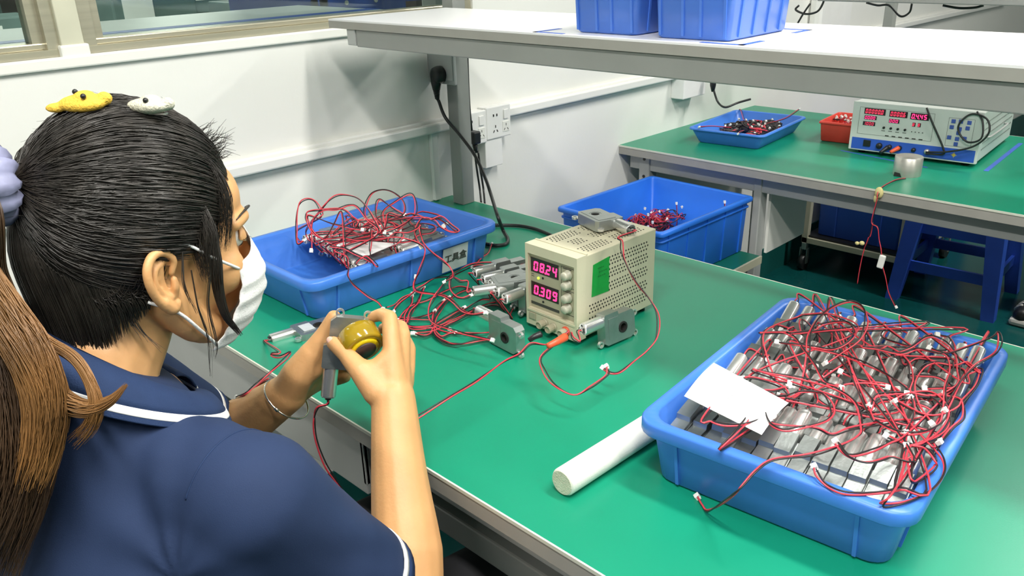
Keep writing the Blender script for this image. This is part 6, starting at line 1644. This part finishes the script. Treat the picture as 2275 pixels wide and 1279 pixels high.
# ================================================================ contents of the trays and bins
def harness(name, c, r, h, n, label, cat, group, seed, parent=None, colr=0.5, conns=2, rad=0.0011, mats=None):
    """one small component with its coiled leads and white plugs"""
    rr_ = random.Random(seed); t = empty(name, c, label=label, cat=cat, group=group)
    for k in range(n):
        pts = []; ph = rr_.uniform(0, 6); R0 = r*rr_.uniform(0.5, 1.0)
        for q in range(9):
            ph += rr_.uniform(0.6, 1.0); pts.append((R0*math.cos(ph)*rr_.uniform(0.7, 1.1), R0*math.sin(ph)*rr_.uniform(0.7, 1.1), h*(0.3+0.7*rr_.random())))
        red = (k % 2 == 0) if colr == 0.5 else rr_.random() < colr
        MB().tube(spline(pts, 4), rad, 5).build('red_wire' if red else 'black_wire', M['wred'] if red else M['wblack'], t)
    for k in range(conns):
        cc = link('connector', CM, t); a = rr_.uniform(0, 6)
        cc.location = (r*rr_.uniform(0.3, 1)*math.cos(a), r*rr_.uniform(0.3, 1)*math.sin(a), h*rr_.uniform(0.8, 1.3)); cc.rotation_euler = (rr_.uniform(-1, 1), rr_.uniform(-1, 1), rr_.uniform(0, 6))
    return t
rb2 = random.Random(8)
# shallow tray on the farther bench: dark coils of leads
for i in range(18):
    a = rb2.uniform(0, 6.28); q = math.sqrt(rb2.random())
    x, y = 0.255+0.078*q*math.cos(a), 1.870+0.125*q*math.sin(a)
    t = harness('lead_coil', (x, y, 0.762+0.010*(1-q)), 0.030, 0.022, 6, 'dark coil of thin leads heaped in the shallow tray on the farther bench', 'wire', 'dark lead coils in the shallow tray', i, colr=0.15, rad=0.0020, conns=1)
    MB().sphere((0, 0, 0.006), (0.030, 0.024, 0.014), 10, 6).build('component', M['pile_dark'], t)
for i, (px, py, pa) in enumerate(((1640, 297, 3), (1555, 282, 3), (1640, 246, 1), (1788, 240, 2))):
    e = Vector(((0.3408,1.6550,0.8116), (0.1938,1.6800,0.8092), (0.1015,2.0638,0.7900), (0.3537,2.0000,0.8319))[i]); s0 = Vector((0.255, 1.86, 0.79)).lerp(e, 0.35); s0.z = 0.792
    m_ = s0.lerp(e, 0.6); m_.z = 0.806
    loose([s0, m_, e], ('red lead hanging out over the front of the shallow tray', 'thin lead with a white plug at the left front of the shallow tray', 'short lead with a plug in the middle of the shallow tray', 'lead with a white plug over the right end of the shallow tray')[i], seed=i)
# red box: white plugs
for i in range(8):
    t = harness('plug_lead', (0.485+rb2.uniform(-0.035, 0.035), 2.03+rb2.uniform(-0.065, 0.06), 0.795), 0.014, 0.014, 2, 'short lead with white plugs in the small red box', 'connector', 'leads in the small red box', 30+i, colr=0.7, conns=2)
# big bin: a low heap of leads with white plugs
for i in range(16):
    t = harness('plug_lead', (tuple(Vector((0.2272,1.4392,0.5600))+Vector((rb2.uniform(-0.05, 0.04), rb2.uniform(-0.08, 0.05), rb2.uniform(-0.030, 0.004))))), 0.040, 0.03+0.02*rb2.random(), 4, 'red and black lead with plugs heaped in the large blue bin', 'wire', 'leads heaped in the large blue bin', 60+i, colr=0.6, conns=1, rad=0.0014)
for i, pt in enumerate(((0.2542,1.3400,0.6207), (0.2628,1.3300,0.5887), (0.2616,1.4700,0.6249), (0.4262,1.4600,0.6628), (0.2988,1.3000,0.6173))):
    b_ = Vector(pt); loose([Vector((b_.x, b_.y, 0.53)), b_.lerp(Vector((b_.x+0.01, b_.y, 0.53)), 0.5), b_], 'single lead standing up in the large blue bin with a white plug on its end', group='single leads standing up in the large blue bin', seed=i, rr=0.001, rb=0.001)

# ================================================================ under and beyond the farther bench
# trolley: cream frame with two blue crates and castors
tr_ = empty('trolley', (0.0, 0.0, 0.0), label='cream-framed trolley on castors under the farther bench holding a dark blue crate', cat='trolley')
X0, X1, Y0, Y1 = 0.075, 0.475, 2.72, 3.25
for (x, y) in ((X0, Y0), (X1, Y0), (X0, Y1), (X1, Y1)):
    MB().box((x, y, 0.125), (x+0.026, y+0.026, 0.62), 0.002).build('upright', M['frame_cream'], tr_)
    cst = MB().cyl((x+0.012, y+0.013, 0.03), (x+0.014, y+0.013, 0.03), 0.001)
    cst = MB().box((x+0.002, y+0.002, 0.092), (x+0.024, y+0.024, 0.125), 0.003).box((x-0.004, y+0.004, 0.03), (x, y+0.022, 0.10)).box((x+0.026, y+0.004, 0.03), (x+0.030, y+0.022, 0.10)).build('castor_fork', M['steel'], tr_)
    MB().cyl((x+0.001, y+0.013, 0.034), (x+0.025, y+0.013, 0.034), 0.034, n=20).build('castor_wheel', M['black'], tr_)
for (a, b) in (((X0, Y0, 0.125), (X1+0.026, Y0+0.026, 0.15)), ((X0, Y1, 0.125), (X1+0.026, Y1+0.026, 0.15)), ((X0, Y0, 0.125), (X0+0.026, Y1, 0.15)), ((X1, Y0, 0.125), (X1+0.026, Y1, 0.15))):
    MB().box(a, b, 0.002).build('frame_rail', M['frame_cream'], tr_)
MB().box((X0+0.01, Y0+0.01, 0.15), (X1+0.016, Y1, 0.158)).build('deck', M['black'], tr_)
tray('crate', (0.288, 2.99, 0.159), 0.0, 0.37, 0.48, 0.44, M['blue_dark'], 'dark blue crate standing in the cream-framed trolley', 'crate', r=0.015, inset=0.016, lip=0.008, liph=0.02, ribs=(('x', -0.25), ('x', 0.25), ('y', -0.3), ('y', 0.0), ('y', 0.3)))
tray('crate', (0.22, 3.60, 0.001), 0.0, 0.42, 0.56, 0.46, M['blue_dark'], 'tall dark blue crate behind the trolley against the wall', 'crate', r=0.015, inset=0.016, lip=0.008, liph=0.02, ribs=(('x', -0.25), ('x', 0.25), ('y', -0.3), ('y', 0.0), ('y', 0.3)))
# plastic stool
def stool(name, x, y, rz, h, wt, wb, material, label, cat='stool'):
    t = empty(name, (x, y, 0), (0, 0, rz), label, cat)
    mb = MB(); rings(mb, [rrect(wt-0.02, wt-0.02, 0.03, z=h-0.004-0.02), rrect(wt, wt, 0.035, z=h-0.026), rrect(wt, wt, 0.035, z=h-0.006), rrect(wt-0.012, wt-0.012, 0.03, z=h)], True, True)
    mb.build('seat', material, t, True)
    def cr(s1, s2, z, o=0.0):
        f = (h-z)/h; hw = (wt+(wb-wt)*f)/2-0.022
        return Vector((s1*hw, s2*hw, z))
    lw = 0.044
    for s1 in (-1, 1):
        for s2 in (-1, 1):
            a = cr(s1, s2, 0.0); b = cr(s1, s2, h-0.02); vs = []
            for p, w_ in ((a, lw*0.85), (b, lw*1.25)):
                for (u, v) in ((-1, -1), (1, -1), (1, 1), (-1, 1)): vs.append((p.x+u*w_*0.6, p.y+v*w_*0.6, p.z))
            MB().add(vs, [(0, 3, 2, 1), (4, 5, 6, 7), (0, 1, 5, 4), (1, 2, 6, 5), (2, 3, 7, 6), (3, 0, 4, 7)]).build('leg', material, t)
    for zz in (h*0.32, h*0.66):
        for (p, q) in ((cr(-1, -1, zz), cr(1, -1, zz)), (cr(1, -1, zz), cr(1, 1, zz)), (cr(1, 1, zz), cr(-1, 1, zz)), (cr(-1, 1, zz), cr(-1, -1, zz))):
            d_ = (q-p).normalized(); n_ = Vector((-d_.y, d_.x, 0))*0.006; u_ = Vector((0, 0, 0.020)); vs = []
            for e in (p, q):
                for (sn, su) in ((-1, -1), (1, -1), (1, 1), (-1, 1)): vs.append(e+n_*sn+u_*su)
            MB().add(vs, [(0, 3, 2, 1), (4, 5, 6, 7), (0, 1, 5, 4), (1, 2, 6, 5), (2, 3, 7, 6), (3, 0, 4, 7)], False).build('stretcher', material, t)
    return t
M['stool'] = mat('blue_stool_plastic', (0.026, 0.085, 0.50), 0.4, var=0.06)
stool('stool', 0.665, 2.855, 0.05, 0.45, 0.30, 0.39, M['stool'], 'dark blue plastic stool under the farther bench')
stool('stool', 0.79, -0.36, 0.0, 0.455, 0.30, 0.37, M['stool'], 'dark blue plastic stool the woman sits on')
# another worker's foot at the right edge
pr = empty('person', (0.965, 2.84, 0.0), label='another worker of whom only a black trouser leg and white-soled shoe show', cat='person')
v = Vol(); v.limb([(0.0, 0.02, 0.48), (0.0, 0.03, 0.30), (0.0, 0.06, 0.10)], [0.075, 0.068, 0.062]); v.limb([(0.0, 0.02, 0.48), (0.02, 0.25, 0.50), (0.03, 0.45, 0.50)], [0.078, 0.085, 0.09])
fuse(v, 'trouser_leg', M['trousers'], pr, 0.007, 4, 0.6)
v = Vol(); v.limb([(0.0, 0.10, 0.055), (0.0, 0.0, 0.050), (-0.02, -0.115, 0.034)], [0.044, 0.044, 0.032])
fuse(v, 'shoe', M['black'], pr, 0.005, 3, 0.6)
MB().box((-0.056, -0.150, 0.001), (0.044, 0.145, 0.028), 0.012).build('sole', M['shoe_white'], pr)
for k in range(3): MB().tube(spline([(-0.050, -0.06+k*0.030, 0.026), (-0.053, -0.085+k*0.026, 0.045), (-0.03, -0.10+k*0.030, 0.070)], 4), 0.0045, 6).build('stripe', M['shoe_white'], pr)

# ================================================================ the room beyond the glazing
def outside_table(x0, x1, y0, y1, z, label, top, edge=None, legs=True):
    t = empty('long_table', (x0, y0, 0), label=label, cat='table'); L, W = x1-x0, y1-y0
    MB().box((0, 0, z-0.03), (L, W, z)).build('top', top, t)
    if edge: MB().box((L, 0, z-0.035), (L+0.006, W, z+0.004)).build('blue_edge', edge, t)
    for a in (0.05, L-0.17):
        for b in (0.05, W/2, W-0.10): MB().box((a, b, 0), (a+0.05, b+0.05, z-0.03)).build('leg', M['grey_paint'], t)
    return t
outside_table(-0.52, -0.085, -2.2, 0.76, 1.209, 'long glossy white table with a blue edge seen through the glazing', M['outside_white'])
strip((-0.175, -2.2, 1.2092), (-0.175, 0.76, 1.2092), 0.05, 'blue tape along the near edge of the white table beyond the glazing')
outside_table(-3.6, -2.3, -3.0, 5.5, 0.90, 'second glossy table farther off beyond the glazing', M['outside_white'])
outside_table(-5.9, -4.7, -3.0, 6.5, 0.90, 'farthest glossy table beyond the glazing', M['outside_white'])
ro = random.Random(2)
for i in range(26):
    y = -2.6+(i//2)*0.62+(0.2 if i % 2 else 0); hh = ro.uniform(0.12, 0.34); x = (-3.4, -5.6)[i % 2]+ro.uniform(-0.1, 0.35)
    m_ = (M['outside_teal'], M['grey_paint'], M['outside_teal'], M['hub'], M['outside_teal'])[i % 5]
    o = empty('machine', (x, y, 0.90), label='dark bench machine standing on the tables beyond the glazing', cat='machine', group='machines beyond the glazing')
    MB().box((0, 0, 0), (0.35, ro.uniform(0.25, 0.5), hh), 0.01).build('casing', m_, o)
    MB().box((0.350, 0.05, hh*0.3), (0.356, 0.20, hh*0.8)).build('panel', M['outside_white'], o)
for i, (y, hh) in enumerate(((-1.9, 1.1), (-0.6, 1.4), (0.9, 1.2), (2.3, 1.5), (3.8, 1.2), (5.4, 1.3))):
    o = empty('storage_rack', (-7.6, y, 0.0), label='dark teal storage rack against the far wall beyond the glazing', cat='rack', group='racks beyond the glazing')
    MB().box((0, 0, 0), (0.5, 1.2, 0.06)).build('base', M['outside_teal'], o)
    for k in range(5): MB().box((0.02, 0.02, 0.35+k*0.36), (0.5, 1.18, 0.38+k*0.36)).build('shelf_board', M['grey_paint'], o)
    MB().box((0.0, 0.0, 0.0), (0.04, 1.2, 2.0)).build('back', M['outside_teal'], o)
    for k in range(4):
        for q in range(3): MB().box((0.06, 0.06+q*0.38, 0.38+k*0.36), (0.44, 0.36+q*0.38, 0.38+k*0.36+ro.uniform(0.12, 0.28)), 0.01).build('carton', (M['outside_teal'], M['outside_teal'], M['hub'], M['grey_paint'])[ro.randint(0, 3)], o)
# blue painted cabinet frame just outside, right of the long table
o = empty('cabinet', (-0.95, 0.78, 0.0), label='dark blue steel cabinet frame beyond the glazing left of the shelf', cat='cabinet')
MB().box((0, 0, 0), (0.5, 0.03, 1.9)).build('side', M['blue_dark'], o)
MB().box((0.46, 0.0, 0.9), (0.5, 0.30, 1.55), 0.004).build('door', M['blue_dark'], o)
MB().box((0.46, 0.30, 1.20), (0.5, 0.62, 1.235)).build('rail', M['blue_dark'], o)
MB().box((0.46, 0.60, 0.0), (0.5, 0.64, 1.9)).build('post', M['blue_dark'], o)
for yy in (0.09, 0.19):
    MB().cyl((0.499, yy, 1.21), (0.503, yy, 1.21), 0.006, n=12).build('stud', M['conn'], o)
